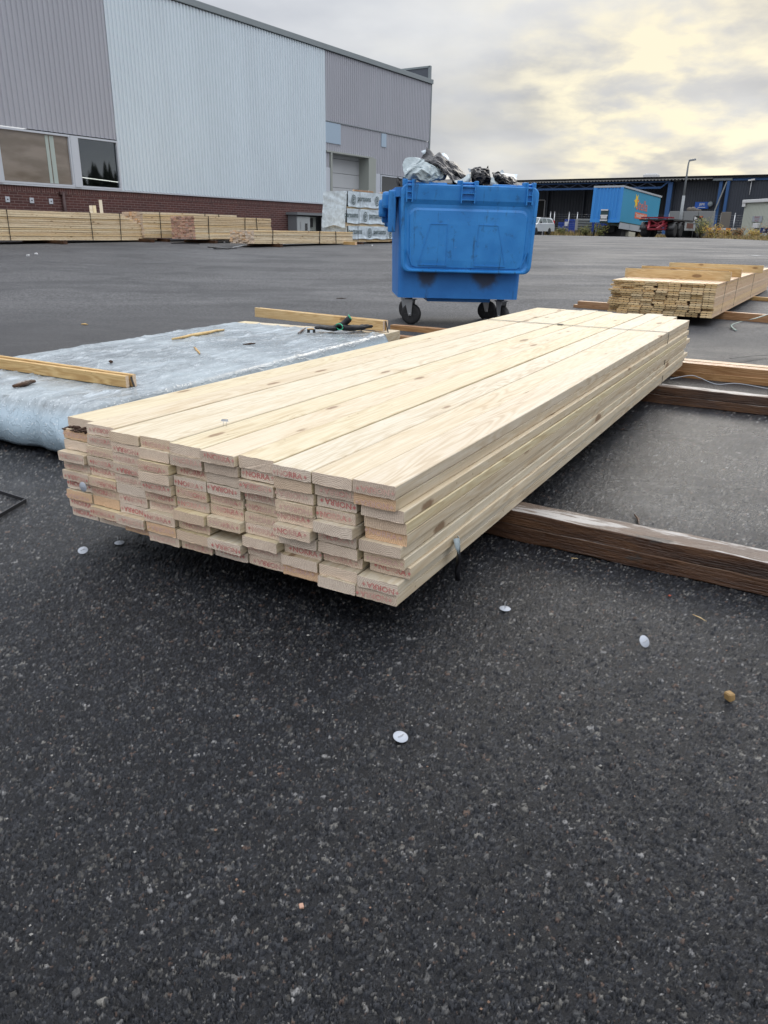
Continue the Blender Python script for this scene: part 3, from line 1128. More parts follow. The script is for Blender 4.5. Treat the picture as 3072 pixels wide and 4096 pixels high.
def main_pack():
    root = empty('lumber_pack', P0 - Vector((0, 0, P0.z)), R(90 - PAZ))
    tag(root, 'large strapped pack of raw spruce planks with red stamped ends in the foreground', 'lumber pack')
    zoff = P0.z
    for r_ in range(10):
        for c_ in range(10):
            seed = r_ * 10 + c_
            rnd = random.Random(seed + 900)
            v = PV[c_][r_] / 1000.0
            tcm = TH - rnd.uniform(.0009, .0026)
            wd = PITCHW - rnd.uniform(.0022, .0058)
            far = FARV[c_] if r_ == 0 else rnd.choice((3.8, 3.86, 3.97, 4.0, 4.03, 4.06)) + rnd.uniform(-.03, .03)
            if c_ == 9: far = [3.82, 3.84, 3.78, 3.72, 3.86, 3.80, 3.72, 3.84, 3.83, 3.80][r_]
            u = -.010 - (9 - c_) * PITCHW - PITCHW / 2
            if c_ == 9: u += (-.002, -.003, .009, .012, .012, .003, .008, .014, .002, -.003)[r_]
            if c_ == 8: u += (0, 0, 0, 0, .001, 0, 0, .001, 0, 0)[r_]
            L = far - v
            mb = MB()
            board_mesh(mb, L, wd, tcm + (rnd.uniform(-.0004, .0022) if r_ == 0 else 0), True, seed, .0009 if r_ else .0008, 12, 9)
            # stamp
            blank = rnd.random() < .15 or (r_, c_) in ((0, 4), (0, 0), (1, 3), (1, 7), (2, 5), (8, 4), (9, 8))
            if not blank:
                rotd = rnd.random() < .45
                if (r_, c_) in ((0, 5), (0, 3), (1, 6), (7, 9), (6, 9), (9, 7), (4, 1)): rotd = False
                if (r_, c_) in ((0, 1), (0, 2), (0, 6), (0, 9), (2, 6), (9, 9), (8, 9)): rotd = True
                cy = rnd.uniform(-.009, .009); cz = tcm / 2 + rnd.uniform(-.004, .004)
                if (r_, c_) == (1, 9): cz = .007
                # seen from -x: screen right = -y ... board local y points left of dc
                sx = Vector((0, -1, 0)); sy = Vector((0, 0, 1)); sz = Vector((-1, 0, 0))
                if rotd: sx, sy = -sx, -sy
                tilt = rnd.uniform(-.03, .03)
                sx2 = sx * cos(tilt) + sy * sin(tilt); sy2 = -sx * sin(tilt) + sy * cos(tilt)
                X = framed(sx2, sy2, sz, Vector((-.0013, cy, cz)))
                hh = .0135
                put_text(mb, 'NORRA', X, .068, hh, 2, .016)
                lv, lf = leaf_geo()
                for sgn in (-1, 1):
                    Y = X @ Matrix.Translation((sgn * .0415, 0, 0)) @ Matrix.Diagonal((.0052, .0060, 1, 1))
                    mb.add(lv, lf, 2, Y)
            yloc = -u   # local y axis points to the left of db (x local = db)
            o = mb.build('board', plank_material_sets(), root, (v, yloc, zoff + (9 - r_) * TH + .0004))
    # strap near the far end
    mb = MB()
    top = zoff + 10 * TH + .0030
    sv = 3.05
    def bx(a, b, z0, z1, x0, x1):
        mb.box(((x0 + x1) / 2, (a + b) / 2, (z0 + z1) / 2), (x1 - x0, b - a, z1 - z0))
    bx(.006, 1.064, top, top + .0012, sv, sv + .009)
    bx(.0045, .0062, zoff - .002, top + .0012, sv, sv + .009)
    bx(1.064, 1.0657, zoff - .002, top + .0012, sv, sv + .009)
    bx(.006, 1.064, zoff - .002, zoff - .0008, sv, sv + .009)
    mb.box((sv + .0045, .60, top + .002), (.028, .03, .004))
    mb.build('steel_strap', M['strap'], root)
    # bark left on the second board in the left-hand column
    mb = MB()
    rnd = random.Random(4)
    for i in range(26):
        a = (rnd.uniform(.028, .045), rnd.uniform(.965, 1.055), zoff + 9 * TH + rnd.uniform(-.004, .004))
        b = (a[0] + rnd.uniform(.02, .06), a[1] + rnd.uniform(-.02, .02), a[2] + rnd.uniform(-.003, .004))
        mb.beam(a, b, rnd.uniform(.004, .012), rnd.uniform(.002, .004))
    mb.build('bark_edge', M['bark'], root)
    return root


main_pack()


def PP(u, v, z):
    return Vector((P0.x, P0.y, 0)) + dc * u + db * v + Vector((0, 0, z))


# ------------------------------------------------------------------ support beams
def timber(name, a, b, wd, th, mat, label, cat='beam', group=None, z0=0.0, seed=0):
    """beam whose bottom edge centre runs a->b at height z0"""
    a = Vector(a); b = Vector(b)
    d = b - a
    mb = MB()
    rg_ = .0035 if mat is M['weathered'] else .0008
    board_mesh(mb, d.length, wd, th, True, seed, .0015, int(d.length * 30), 7, rg_)
    o = mb.build(name, [mat, M['wood_end'] if mat is not M['weathered'] else mat])
    o.location = (a.x, a.y, z0)
    o.rotation_euler = (0, 0, rz_of(d))
    tag(o, label, cat, group)
    return o


caz = azv(120.43)
cn = azv(30.43)     # away from the camera, across the bearers
BG = 'beams carrying the foreground lumber pack'
g1 = onz(2381.2, 2232.8, 0)
for lay, (off, lab) in enumerate(((0.0, 'dark wet beam on the asphalt, lower of the two nearest under the plank pack'), (.004, 'weathered beam with bleached top, upper of the two nearest under the plank pack'))):
    a = g1 + cn * (.045 + off) - caz * 1.62; b = g1 + cn * (.045 + off) + caz * 1.55
    timber('support_beam', a, b, .088, .0445, M['weathered'], lab, 'beam', BG, lay * .045, 31 + lay)
g2 = onz(3072, 1664, 0)
for lay, (off, lab) in enumerate(((0.0, 'brown wet beam with a mud patch, lower of the middle pair beside the plank pack'), (.006, 'grey weathered beam with pale top, upper of the middle pair beside the plank pack'))):
    a = g2 + cn * (.045 + off) - caz * 2.3; b = g2 + cn * (.045 + off) + caz * 1.1
    timber('support_beam', a, b, .088, .0445, M['weathered'], lab, 'beam', BG, lay * .045, 41 + lay)
g3 = onz(3072, 1545, 0)
timber('support_beam', g3 + cn * .045 - caz * 2.2, g3 + cn * .045 + caz * 1.2, .088, .0445, M['beam_fresh'], 'newer orange-brown beam on the asphalt under two paler beams behind the pack end', 'beam', BG, 0, 51)
timber('support_beam', g3 + cn * .05 - caz * 2.2, g3 + cn * .05 + caz * 1.2, .088, .050, M['beam_fresh'], 'upper front orange-brown beam of the stack behind the pack end', 'beam', BG, .045, 52)
timber('support_beam', g3 + cn * .15 - caz * 2.15, g3 + cn * .15 + caz * 1.3, .088, .050, M['beam_pale'], 'pale rear beam lying behind the orange-brown ones at the pack end', 'beam', BG, .045, 53)
timber('support_beam', g3 + cn * .15 - caz * 2.15, g3 + cn * .15 + caz * 1.3, .088, .0445, M['beam_fresh'], 'brown beam hidden beneath the pale rear beam at the pack end', 'beam', BG, .0, 54)

# ------------------------------------------------------------------ tongue-and-groove pack on the right
RAZ = 30.5
rdb = azv(RAZ); rdc = azv(RAZ + 90)
RK = Vector((3.256, 7.790, 0))


def tg_pack():
    root = empty('panel_board_pack', RK, R(90 - RAZ))
    tag(root, 'strapped pack of tongue and groove boards with yellow battens on top at right', 'lumber pack')
    ncol, nrow, pw, th = 9, 15, .115, .0221
    zoff = .0905
    prof = []
    W = .1145
    t = .0188
    # board section: tongue on one side, groove on the other, relief slot underneath
    prof = [(-W / 2, 0), (-.006, 0), (-.006, .0045), (.006, .0045), (.006, 0), (W / 2 - .004, 0), (W / 2 - .004, .006), (W / 2, .006), (W / 2, .012), (W / 2 - .005, .012),
            (W / 2 - .005, t - .004), (W / 2 - .009, t), (.0045, t), (.0045, t - .002), (-.0045, t - .002), (-.0045, t), (-W / 2 + .004, t), (-W / 2, t - .003), (-W / 2, .0135), (-W / 2 + .008, .0135), (-W / 2 + .008, .0065), (-W / 2, .0065)]
    stuff = MB()
    rnd = random.Random(77)
    rowk = [rnd.randint(3, 8) for _ in range(nrow)]
    rowsh = [rnd.uniform(-.034, .002) for _ in range(nrow)]
    cells = [(r_, c_) for c_ in range(ncol) for r_ in range(nrow)]
    # the hundred that show largest: the nearest columns, counted from the near corner
    own = set(cells[-100:])
    for r_, c_ in cells:
        v = rnd.choice((0, 0, .008, .016, -.012)) + rnd.uniform(-.006, .006)
        if r_ < 3: v += .02
        if r_ >= 10 and c_ in (1, 2): v -= .03
        if c_ == 0: v += .035 * math.sin(r_ * 1.1) + .02
        if rnd.random() < .07: v += .05
        u = -(ncol - 1 - c_) * pw - pw / 2 + rnd.uniform(-.002, .002)
        u += rowsh[r_] * (1 if c_ < rowk[r_] else .0)
        L = 5.4 - v
        z = zoff + (nrow - 1 - r_) * th
        if (r_, c_) in own:
            mb = MB()
            mb.prism(prof, 0, L, 'x', 0, None, True, 1)
            mb.build('board', [M['tg_face'], M['tg_end']], root, (v, -u, z))
        else:
            stuff.prism(prof, v, L + v, 'x', 0, Matrix.Translation((0, -u, z)), True, 1)
    o = stuff.build('board', [M['tg_face'], M['tg_end']], root)
    tag(o, kind='stuff')
    top = zoff + nrow * th
    Wt = ncol * pw
    for sv in (.62, 1.55, 3.2):
        mb = MB()
        zt = top + .097
        mb.tube([(sv, -.002 + .004, zoff - .003), (sv + .02, -.004, zt)], .0017, 5)
        mb.tube([(sv + .02, -.004, zt), (sv + .02, Wt + .004, zt)], .0017, 5)
        mb.tube([(sv + .02, Wt + .004, zt), (sv, Wt + .002, zoff - .003)], .0017, 5)
        mb.build('strap', M['strap'], root)
    return top


RTOP = tg_pack()
NB = azv(RAZ)


def RP(u, v):
    return RK + rdc * u + rdb * v


for i, (v0, u0, u1, mt, lab) in enumerate(((.60, -1.06, .04, 'batten_pale', 'nearest yellow batten standing on edge across the tongue and groove pack'),
                                           (1.54, -1.10, .03, 'batten', 'middle darker batten standing on edge across the tongue and groove pack'),
                                           (3.18, -1.10, .10, 'batten_pale', 'farthest pale batten standing on edge across the tongue and groove pack'))):
    timber('batten', RP(u0, v0 + .02), RP(u1, v0), .024, .094, M[mt], lab, 'batten', 'battens on the tongue and groove pack', RTOP + .001, 61 + i)
GR = 'beams under the tongue and groove pack'
# near pair and far pair of bearers
na, nb_ = onz(2292, 1233, 0), onz(3072, 1294, 0)
dn = (nb_ - na).normalized(); pn = Vector((-dn.y, dn.x, 0))
if pn.y < 0: pn = -pn
timber('support_beam', na + pn * .05, nb_ + dn * 1.2 + pn * .05, .09, .0445, M['beam_fresh'], 'lower orange-brown beam at the near end of the tongue and groove pack', 'beam', GR, 0, 71)
timber('support_beam', na + pn * .05 + dn * .05, nb_ + dn * 1.2 + pn * .05, .085, .0445, M['beam_fresh'], 'upper knotty beam at the near end of the tongue and groove pack', 'beam', GR, .045, 72)
fa, fb = onz(2960, 1208, 0), onz(3072, 1222, 0)
d2 = dn
timber('support_beam', fa - d2 * 1.0 + pn * .05, fb + d2 * 1.4 + pn * .05, .09, .0445, M['beam_fresh'], 'lower beam of the far pair under the tongue and groove pack', 'beam', GR, 0, 73)
timber('support_beam', fa - d2 * 1.0 + pn * .05, fb + d2 * 1.4 + pn * .05, .085, .0445, M['batten'], 'upper beam of the far pair under the tongue and groove pack', 'beam', GR, .045, 74)

# ------------------------------------------------------------------ tarp-wrapped pack on the left
TZ = .20
TAZ = 24.9
tdb = azv(TAZ); tdc = azv(TAZ + 90)
TC = onz(374, 1626, TZ); TC.z = 0


def TPt(u, v, z=0.0):
    return TC + tdc * u + tdb * v + Vector((0, 0, z))


def wrapped_pack():
    root = empty('wrapped_lumber_pack', TC, R(90 - TAZ))
    tag(root, 'low lumber pack under wet grey-blue plastic wrap, beside the plank pack', 'lumber pack')
    Wd, L = 1.26, 2.63
    nu, nv = 110, 190
    mb = MB()
    vs = []
    # param across: left hem -> top -> right hem ; along: front hem -> top -> back edge
    drop = TZ - .02
    su = [(-drop + (Wd + 2 * drop) * i / nu) for i in range(nu + 1)]
    sv = [(-drop + (L + drop) * j / nv) for j in range(nv + 1)]
    for j, b in enumerate(sv):
        for i, a in enumerate(su):
            ox = oz = oy = 0.0
            y = min(max(a, 0), Wd); x = max(b, 0)
            da = -min(a, 0) + max(a - Wd, 0)      # how far down the side
            dbb = -min(b, 0)
            down = max(da, dbb) if (da > 0 and dbb > 0) else da + dbb
            z = TZ - down
            # outward bulge of the hanging film
            bl = .040 * math.sin(min(1, down / drop) * pi * .8) + .012 * (down / drop)
            if a < 0: y -= bl * .35
            if a > Wd: y += bl
            if b < 0: x -= bl * 1.9
            if da > 0 and dbb > 0:   # folded corner
                k = min(da, dbb) / drop
                x -= .03 * k * sin(k * 9); y += (-1 if a < 0 else 1) * .05 * k
            n1 = noise.noise(Vector((x * 2.6, y * 2.6, z * 3)))
            n2 = noise.noise(Vector((x * 9 + 3, y * 5, z * 12)))
            top = down <= 0
            # thin sharp creases in the film
            c1 = (1 - abs(noise.noise(Vector((x * 2.2 + 9, y * 5.1 + x, 2.2))))) ** 14
            c2 = (1 - abs(noise.noise(Vector((x * 6.0 - y * 3, y * 4.1 + x * 2, 7.2))))) ** 12
            c3 = (1 - abs(noise.noise(Vector((y * 4 + z * 2, z * 5 - y * 2.5, 3.3))))) ** 12
            edge = min(a, Wd - a) if top else 0
            sag = -.004 * max(0, math.sin(b * 2.9)) * math.sin(pi * min(max(a, 0), Wd) / Wd) if top else 0
            if top:
                sag += .006 * math.exp(-((a - Wd * .42 + .03 * sin(b * 2)) / .010) ** 2) + .004 * math.exp(-((a - Wd * .75 + .02 * sin(b * 3)) / .008) ** 2)
                z += n1 * .002 + c1 ** 1.6 * .010 + c2 * .004 + sag
                z -= .007 * math.exp(-max(0, edge) / .012) + .010 * math.exp(-max(0, b) / .03)
            else:
                x -= (n2 * .007 + c3 * .011 + .010 * sin(y * 23 + n1 * 6) * (down / drop)) * (1 if b < 0 else .15)
                y += (n1 * .008 + c3 * .005) * (1 if b < 0 else .8) + (.005 * sin(x * 17 + n1 * 6) * (down / drop) if da > 0 else 0)
                z += n1 * .006
            z = max(z, .010)
            # local y is left of tdb ; Wd measured from the right edge
            vs.append((x, Wd - y, z))
    fs = []
    for j in range(nv):
        for i in range(nu):
            q = j * (nu + 1) + i
            fs.append((q, q + nu + 1, q + nu + 2, q + 1))
    mb.add(vs, fs, 0, None, True)
    o = mb.build('plastic_wrap', M['tarp'], root)
    sm = o.modifiers.new('thick', 'SOLIDIFY'); sm.thickness = .0015
    # boards inside, the far ends stick out of the wrap
    rnd = random.Random(12)
    for r_ in range(5):
        for c_ in range(9):
            if r_ > 0 and 0 < c_ < 8: continue
            b = MB()
            ext = (.33, .335, .328, .332, .326)[r_] if c_ == 0 else .20 + rnd.uniform(-.02, .02)
            board_mesh(b, L - .1 + ext, .136, .0285, False, 200 + r_ * 9 + c_, .0006, 4, 3)
            b.build('board', [M['wood'], M['wood_end']], root, (.05, .072 + c_ * .1395, .045 + (4 - r_) * .0298))
    b = MB()
    bpy.context.view_layer.update()
    inv = root.matrix_world.inverted()
    for (px_, py_, hh_) in ((512, 1553, .05), (1535, 1326, .071)):
        q_ = inv @ onz(px_, py_, TZ)
        b.tube([(q_.x + .016, q_.y - .052, .02), (q_.x + .016, q_.y - .03, TZ - .02), (q_.x + .018, q_.y - .006, TZ + hh_ * .96)], .0045, 5)
        b.build('strap', M['black'], root)
        b = MB()
    # dark beams below
    return root


wrapped_pack()
# its battens
nbr = onz(512, 1553, TZ); nbl = onz(-90, 1462, TZ)
dd = (nbr - nbl).normalized(); pp = Vector((-dd.y, dd.x, 0))
BT = 'battens lying across the wrapped pack'
timber('batten', nbl - dd * .4, nbr, .018, .050, M['batten'], 'orange batten on edge, front one of the near pair on the wrapped pack', 'batten', BT, TZ + .0035, 81)
timber('batten', nbl - dd * .1 + pp * .030, nbr + pp * .03 + dd * .012, .018, .052, M['batten'], 'darker batten just behind the front one at the near end of the wrapped pack', 'batten', BT, TZ + .004, 82)
fbr = onz(1535, 1326, TZ); fbl = onz(1024, 1268, TZ)
dd = (fbr - fbl).normalized(); pp = Vector((-dd.y, dd.x, 0))
timber('batten', fbl, fbr, .020, .071, M['batten_pale'], 'pale knotty batten on edge at the far end of the wrapped pack, behind the gloves', 'batten', BT, TZ + .002, 83)
timber('batten', fbl + pp * .032 + dd * .02, fbr + pp * .032 + dd * .005, .020, .071, M['batten'], 'batten right behind the pale one at the far end of the wrapped pack', 'batten', BT, TZ + .002, 84)
for i, (px_, py_, l_) in enumerate(((1640, 1345, .5), (1655, 1330, .5))):
    a = gnd(px_, py_ + 22)
    timber('support_beam', a - caz * .25 + cn * .06 * i, a + caz * .6 + cn * .06 * i, .07, .045, M['beam_fresh'], ['short brown beam on the asphalt behind the wrapped pack, lower', 'short brown beam stub behind the wrapped pack, lying on the lower one'][i], 'beam', 'beam stubs behind the wrapped pack', .0455 * i, 88 + i)


# gloves ------------------------------------------------------------
def glove(loc, rz, label, curl=.3, tall=False, seed=0):
    root = empty('work_glove', loc, rz)
    tag(root, label, 'glove', 'work gloves on the wrapped pack')
    rnd = random.Random(seed)
    me = bpy.data.meshes.new('glove_body')
    vs = []; es = []; rad = []

    def chain(start, pts, rr):
        prev = start
        for p, r_ in zip(pts, rr):
            vs.append(p); rad.append(r_)
            es.append((prev, len(vs) - 1)); prev = len(vs) - 1
    vs.append((0, 0, .018)); rad.append((.042, .020))
    up = .075 if tall else .006
    chain(0, [(-.05, .0, .018 + up * .35), (-.10, .004, .02 + up)], [(.036, .022), (.040, .026)])
    vs.append((.045, 0, .018)); rad.append((.046, .020)); es.append((0, len(vs) - 1)); palm = len(vs) - 1
    for k, (y, l_) in enumerate(((-.032, .062), (-.011, .075), (.011, .072), (.031, .058))):
        a = (.075, y, .018); b = (.075 + l_ * .5, y * 1.25, .022 + rnd.uniform(-.003, .006)); c = (.075 + l_, y * 1.3, .016 + curl * .02 * rnd.random())
        chain(palm, [a, b, c], [(.012, .011), (.0105, .010), (.0085, .0085)])
    chain(0, [(.012, .045, .020), (.035, .062, .022), (.055, .066, .018)], [(.014, .013), (.0115, .011), (.009, .009)])
    me.from_pydata(vs, es, [])
    o = bpy.data.objects.new('glove_body', me)
    COL.objects.link(o); o.parent = root
    sk = o.modifiers.new('skin', 'SKIN')
    for i, v in enumerate(me.skin_vertices[0].data):
        v.radius = rad[i]; v.use_root = (i == 0)
    sk.use_smooth_shade = True
    o.modifiers.new('sub', 'SUBSURF').levels = 2
    me.materials.append(M['glove'])
    mb = MB()
    n = 18
    if tall:
        pts = [(-.094 + .010 * sin(2 * pi * j / n), .004 + .024 * cos(2 * pi * j / n), .018 + up + .014 * sin(2 * pi * j / n)) for j in range(n)]
    else:
        pts = [(-.112, .004 + .040 * cos(2 * pi * j / n), .026 + up + .020 * sin(2 * pi * j / n)) for j in range(n)]
    mb.tube(pts, .0035, 6, 0, True)
    mb.build('cuff_band', M['green_cuff'], root)
    return root


gl = onz(1345, 1325, TZ + .01)
glove((gl.x, gl.y, TZ + .012), R(182), 'black rubber work glove with raised cuff and green edge, palm down on the wrapped pack', .3, True, 1)
gr_ = onz(1395, 1327, TZ + .01)
glove((gr_.x + .03, gr_.y + .02, TZ + .016), R(38), 'black work glove with oval green cuff opening toward the viewer, beside the other', .5, False, 2)
tp = onz(1245, 1330, TZ + .01)
mb = MB()
mb.box((0, 0, .012), (.055, .026, .022), 0, None, .002)
mb.box((-.004, 0, .0265), (.045, .024, .006), 1, None, .001)
mb.box((.0, -.0142, .011), (.018, .002, .018), 2)
o = mb.build('tape_measure', [M['black'], M['batten'], M['film_white']], None, (tp.x, tp.y, TZ + .008))
o.rotation_euler = (0, 0, R(8))
tag(o, 'small black and pale tool case lying at the fingertips of the gloves', 'tool case')


def splinter(pxa, pxb, z, r_, mat, label, name='wood_splinter', cat='splinter', group=None, bend=.0, ground=False):
    a = onz(*pxa, z); b = onz(*pxb, z)
    d = b - a; n = 6
    mb = MB()
    rnd = random.Random(int(pxa[0]))
    pts = []
    for i in range(n + 1):
        t = i / n
        p = a + d * t + Vector((-d.y, d.x, 0)) * bend * sin(pi * t) + Vector((rnd.uniform(-1, 1), rnd.uniform(-1, 1), 0)) * r_ * .5
        p.z = z + r_ * .6 + rnd.uniform(0, 1) * r_ * .4
        pts.append(p - a)
    mb.tube(pts, [r_ * (.5 + .9 * sin(pi * min(.95, max(.08, i / n)))) for i in range(n + 1)], 5)
    o = mb.build(name, mat, None, a)
    return tag(o, label, cat, group)


splinter((690, 1360), (895, 1322), TZ + .006, .009, M['batten_pale'], 'long torn wood strip lying on the wrapped pack')
splinter((778, 1392), (800, 1418), TZ + .006, .005, M['batten'], 'short bent wood chip in the middle of the wrapped pack')
splinter((55, 1552), (142, 1530), TZ + .004, .010, M['weathered'], 'brown bark strip on the wrapped pack in front of the near battens')
splinter((1193, 1336), (1220, 1316), TZ + .006, .006, M['weathered'], 'dark splinter on the wrapped pack left of the tool case')
splinter((972, 1380), (1022, 1375), TZ + .006, .004, M['bark'], 'thin dark bark flake on the wrapped pack')
splinter((440, 1448), (450, 1452), TZ + .006, .006, M['bark'], 'small black crumb on the wrapped pack')

# ------------------------------------------------------------------ small things near the camera
def cap_nail(loc, label, tilt=(0, 0, 0), up=False):
    root = empty('cap_nail', loc, rot=tilt)
    tag(root, label, 'plastic cap', 'white plastic nail caps')
    mb = MB()
    mb.lathe([(.0001, .0), (.0132, .0), (.0138, .0005), (.0134, .0010), (.0020, .0018), (.0001, .0018)], None, 28)
    mb.build('disc', M['white_plastic'], root)
    mb = MB()
    if up:
        for s in (-.0035, .0035):
            mb.tube([(s, 0, .002), (s * 1.2, .001, .019)], .0006, 5)
    else:
        mb.tube([(-.006, -.001, .0032), (.006, .001, .0034)], .0007, 5)
    mb.build('staple', M['steel'], root)
    return root


for (x, y, up, t, lab) in ((333, 2210, False, (R(24), R(-8), .5), 'white plastic cap on the asphalt left of the plank pack corner, nearest the left edge'),
                           (478, 2173, True, (R(3), 0, .2), 'white plastic cap with two pins up, right beneath the left end of the plank pack'),
                           (2020, 2437, True, (R(2), 0, 1.1), 'white plastic cap with two pins, between the pack corner and the nearest beam'),
                           (2574, 2585, False, (R(50), R(0), .55), 'tilted white plastic cap on bare asphalt below the nearest beam'),
                           (1602, 2954, False, (R(12), R(3), .5), 'white plastic cap lying alone in the open foreground asphalt')):
    g = gnd(x, y)
    cap_nail((g.x, g.y, g.z + (max(.002, .016 * sin(t[0])) if not up else .0015)), lab, t, up)
# one sticks on a board end (left column)
q = onpl(338, 1946, PP(-1.03, -.004, .2), db)
cap_nail(q - db * .004, 'white plastic cap stuck on a plank end at the left side of the pack', (R(90), R(4), R(-PAZ)), False)
# staple standing on the pack top
q = onz(893, 1705, P0.z + 10 * TH)
mb = MB()
for k in range(2):
    mb.tube([(k * .008, 0, 0), (k * .008 + .001, .0, .014)], .0006, 5)
mb.add([(-.006, .001, .013), (.014, .002, .012), (.012, .003, .018), (-.003, .002, .019)], [(0, 1, 2, 3)], 1)
o = mb.build('bent_staple', [M['steel'], M['white_plastic']], None, q)
tag(o, 'tiny staple with a white plastic remnant on top of the plank pack', 'staple')

# torn film and tape caught in the side of the pack
def torn_film():
    q = onpl(1812, 2190, PP(.0, .2, .1), dc)
    mb = MB()
    pts = []
    base = Vector((0, 0, 0))
    rnd = random.Random(3)
    ctr = [(-.004, -.006, .030), (0, -.010, .012), (-.004, -.012, -.008), (.004, -.010, -.03), (-.002, -.012, -.055), (.0, -.012, -.085)]
    wds = [.010, .020, .014, .006, .009, .004]
    vs = []
    for i, (c_, w_) in enumerate(zip(ctr, wds)):
        for j in range(5):
            t = j / 4 - .5
            vs.append((c_[0] + t * w_ * 2, c_[1] - .006 * cos(t * 5 + i), c_[2] + rnd.uniform(-.003, .003)))
    fs = []; 
    for i in range(len(ctr) - 1):
        for j in range(4):
            fs.append((i * 5 + j, i * 5 + j + 1, i * 5 + j + 6, i * 5 + j + 5))
    mb.add(vs, fs[:8], 0, None, True)
    b = MB(); b.add(vs, fs[8:], 1, None, True)
    mb.v += []
    o2f = fs[8:]
    mb.add(vs, o2f, 1, None, True)
    o = mb.build('torn_film_scrap', [M['film_light'], M['film_black']], None, q + dc * .004)
    o.rotation_euler = (0, 0, R(90 - PAZ))
    o.modifiers.new('t', 'SOLIDIFY').thickness = .001
    tag(o, 'crumpled scrap of grey and black film hanging from the side of the plank pack', 'plastic scrap')


torn_film()

# loose bits on the ground
def chip(px_, py_, size, mat, label, name='wood_chip', cat='wood chip', group=None):
    g = gnd(px_, py_)
    mb = MB()
    bm = bmesh.new()
    bmesh.ops.create_cube(bm, size=1)
    rnd = random.Random(int(px_))
    for v in bm.verts:
        v.co = Vector((v.co.x * size[0] * rnd.uniform(.7, 1.2), v.co.y * size[1] * rnd.uniform(.7, 1.2), v.co.z * size[2] * rnd.uniform(.7, 1.2)))
    bmesh.ops.bevel(bm, geom=bm.edges[:], offset=min(size) * .18, segments=1, affect='EDGES')
    bm.verts.index_update()
    mb.add([v.co.copy() for v in bm.verts], [[v.index for v in f.verts] for f in bm.faces])
    bm.free()
    o = mb.build(name, mat, None, (g.x, g.y, g.z + size[2] * .45))
    o.rotation_euler = (rnd.uniform(-.2, .2), rnd.uniform(-.2, .2), rnd.uniform(0, 3))
    return tag(o, label, cat, group)


chip(2915, 2798, (.020, .014, .017), NT('ochre_stub', (.27, .17, .065), .7).mat, 'yellowish wood stub lying in the right foreground')
chip(2678, 2385, (.007, .006, .004), NT('brick_chip', (.32, .06, .03), .8).mat, 'tiny red stone chip just below the nearest beam', 'stone_chip', 'stone')
chip(1205, 3628, (.008, .006, .004), NT('pink_stone', (.42, .25, .18), .8).mat, 'small pinkish stone in the asphalt near the bottom of the picture', 'stone_chip', 'stone')
def gsplint(a, b, r_, mat, label):
    g = gnd(*a); h = gnd(*b)
    d = h - g
    mb = MB()
    mb.tube([Vector((0, 0, r_)), d * .5 + Vector((r_, 0, r_ * 1.3)), d + Vector((0, 0, r_))], [r_ * .6, r_, r_ * .3], 5)
    o = mb.build('wood_splinter', mat, None, g)
    tag(o, label, 'splinter')


gsplint((2537, 2062), (2556, 2105), .0045, M['weathered'], 'grey bark splinter standing on the asphalt behind the nearest beam')
gsplint((2770, 2460), (2826, 2488), .0016, M['batten_pale'], 'thin pale splinter on the asphalt right of the pack')
gsplint((2283, 2234), (2312, 2236), .0012, M['batten_pale'], 'thin pale straw right in front of the nearest beam')
gsplint((2482, 1722), (2500, 1716), .003, M['bark'], 'dark curl of bark on the shiny asphalt between the beams')
gsplint((2655, 3545), (2700, 3600), .001, M['bark'], 'thin brown needle on the asphalt at lower right')
gsplint((326, 1300), (352, 1302), .008, M['batten'], 'brown wood chip on the asphalt behind the wrapped pack')
gsplint((1345, 1195), (1385, 1196), .006, M['bark'], 'dark bark crumbs on the asphalt behind the wrapped pack')

# black steel angle at the left edge
def edge_frame():
    a = gnd(105, 2008); b = gnd(-40, 1962); c = gnd(-60, 2105)
    mb = MB()
    for p, q in ((b, a), (a, c)):
        mb.beam(Vector((p.x, p.y, .006)), Vector((q.x, q.y, .006)), .0035, .012)
    o = mb.build('bent_steel_strap', M['strap'])
    tag(o, 'black bent steel strap on the asphalt at the left edge', 'steel strap')


edge_frame()

# straps and wire lying at the right
def ribbon(pts, wd, mat, label, name, th=.0015, lift=None):
    mb = MB()
    P_ = [Vector(p) for p in pts]
    vs = []
    for i, p in enumerate(P_):
        t = (P_[min(i + 1, len(P_) - 1)] - P_[max(i - 1, 0)]).normalized()
        s_ = Vector((-t.y, t.x, 0)).normalized() * wd / 2
        vs += [p - s_, p + s_]
    fs = [(2 * i, 2 * i + 1, 2 * i + 3, 2 * i + 2) for i in range(len(P_) - 1)]
    mb.add([v - P_[0] for v in vs], fs, 0, None, True)
    o = mb.build(name, mat, None, P_[0])
    o.modifiers.new('t', 'SOLIDIFY').thickness = th
    return tag(o, label, 'strap')


def curve_pts(ctrl, n=8):
    out = []
    c_ = [Vector(p) for p in ctrl]
    for i in range(len(c_) - 1):
        p0 = c_[max(i - 1, 0)]; p1 = c_[i]; p2 = c_[i + 1]; p3 = c_[min(i + 2, len(c_) - 1)]
        for k in range(n):
            t = k / n
            out.append(.5 * ((2 * p1) + (p2 - p0) * t + (2 * p0 - 5 * p1 + 4 * p2 - p3) * t * t + (-p0 + 3 * p1 - 3 * p2 + p3) * t ** 3))
    out.append(c_[-1])
    return out


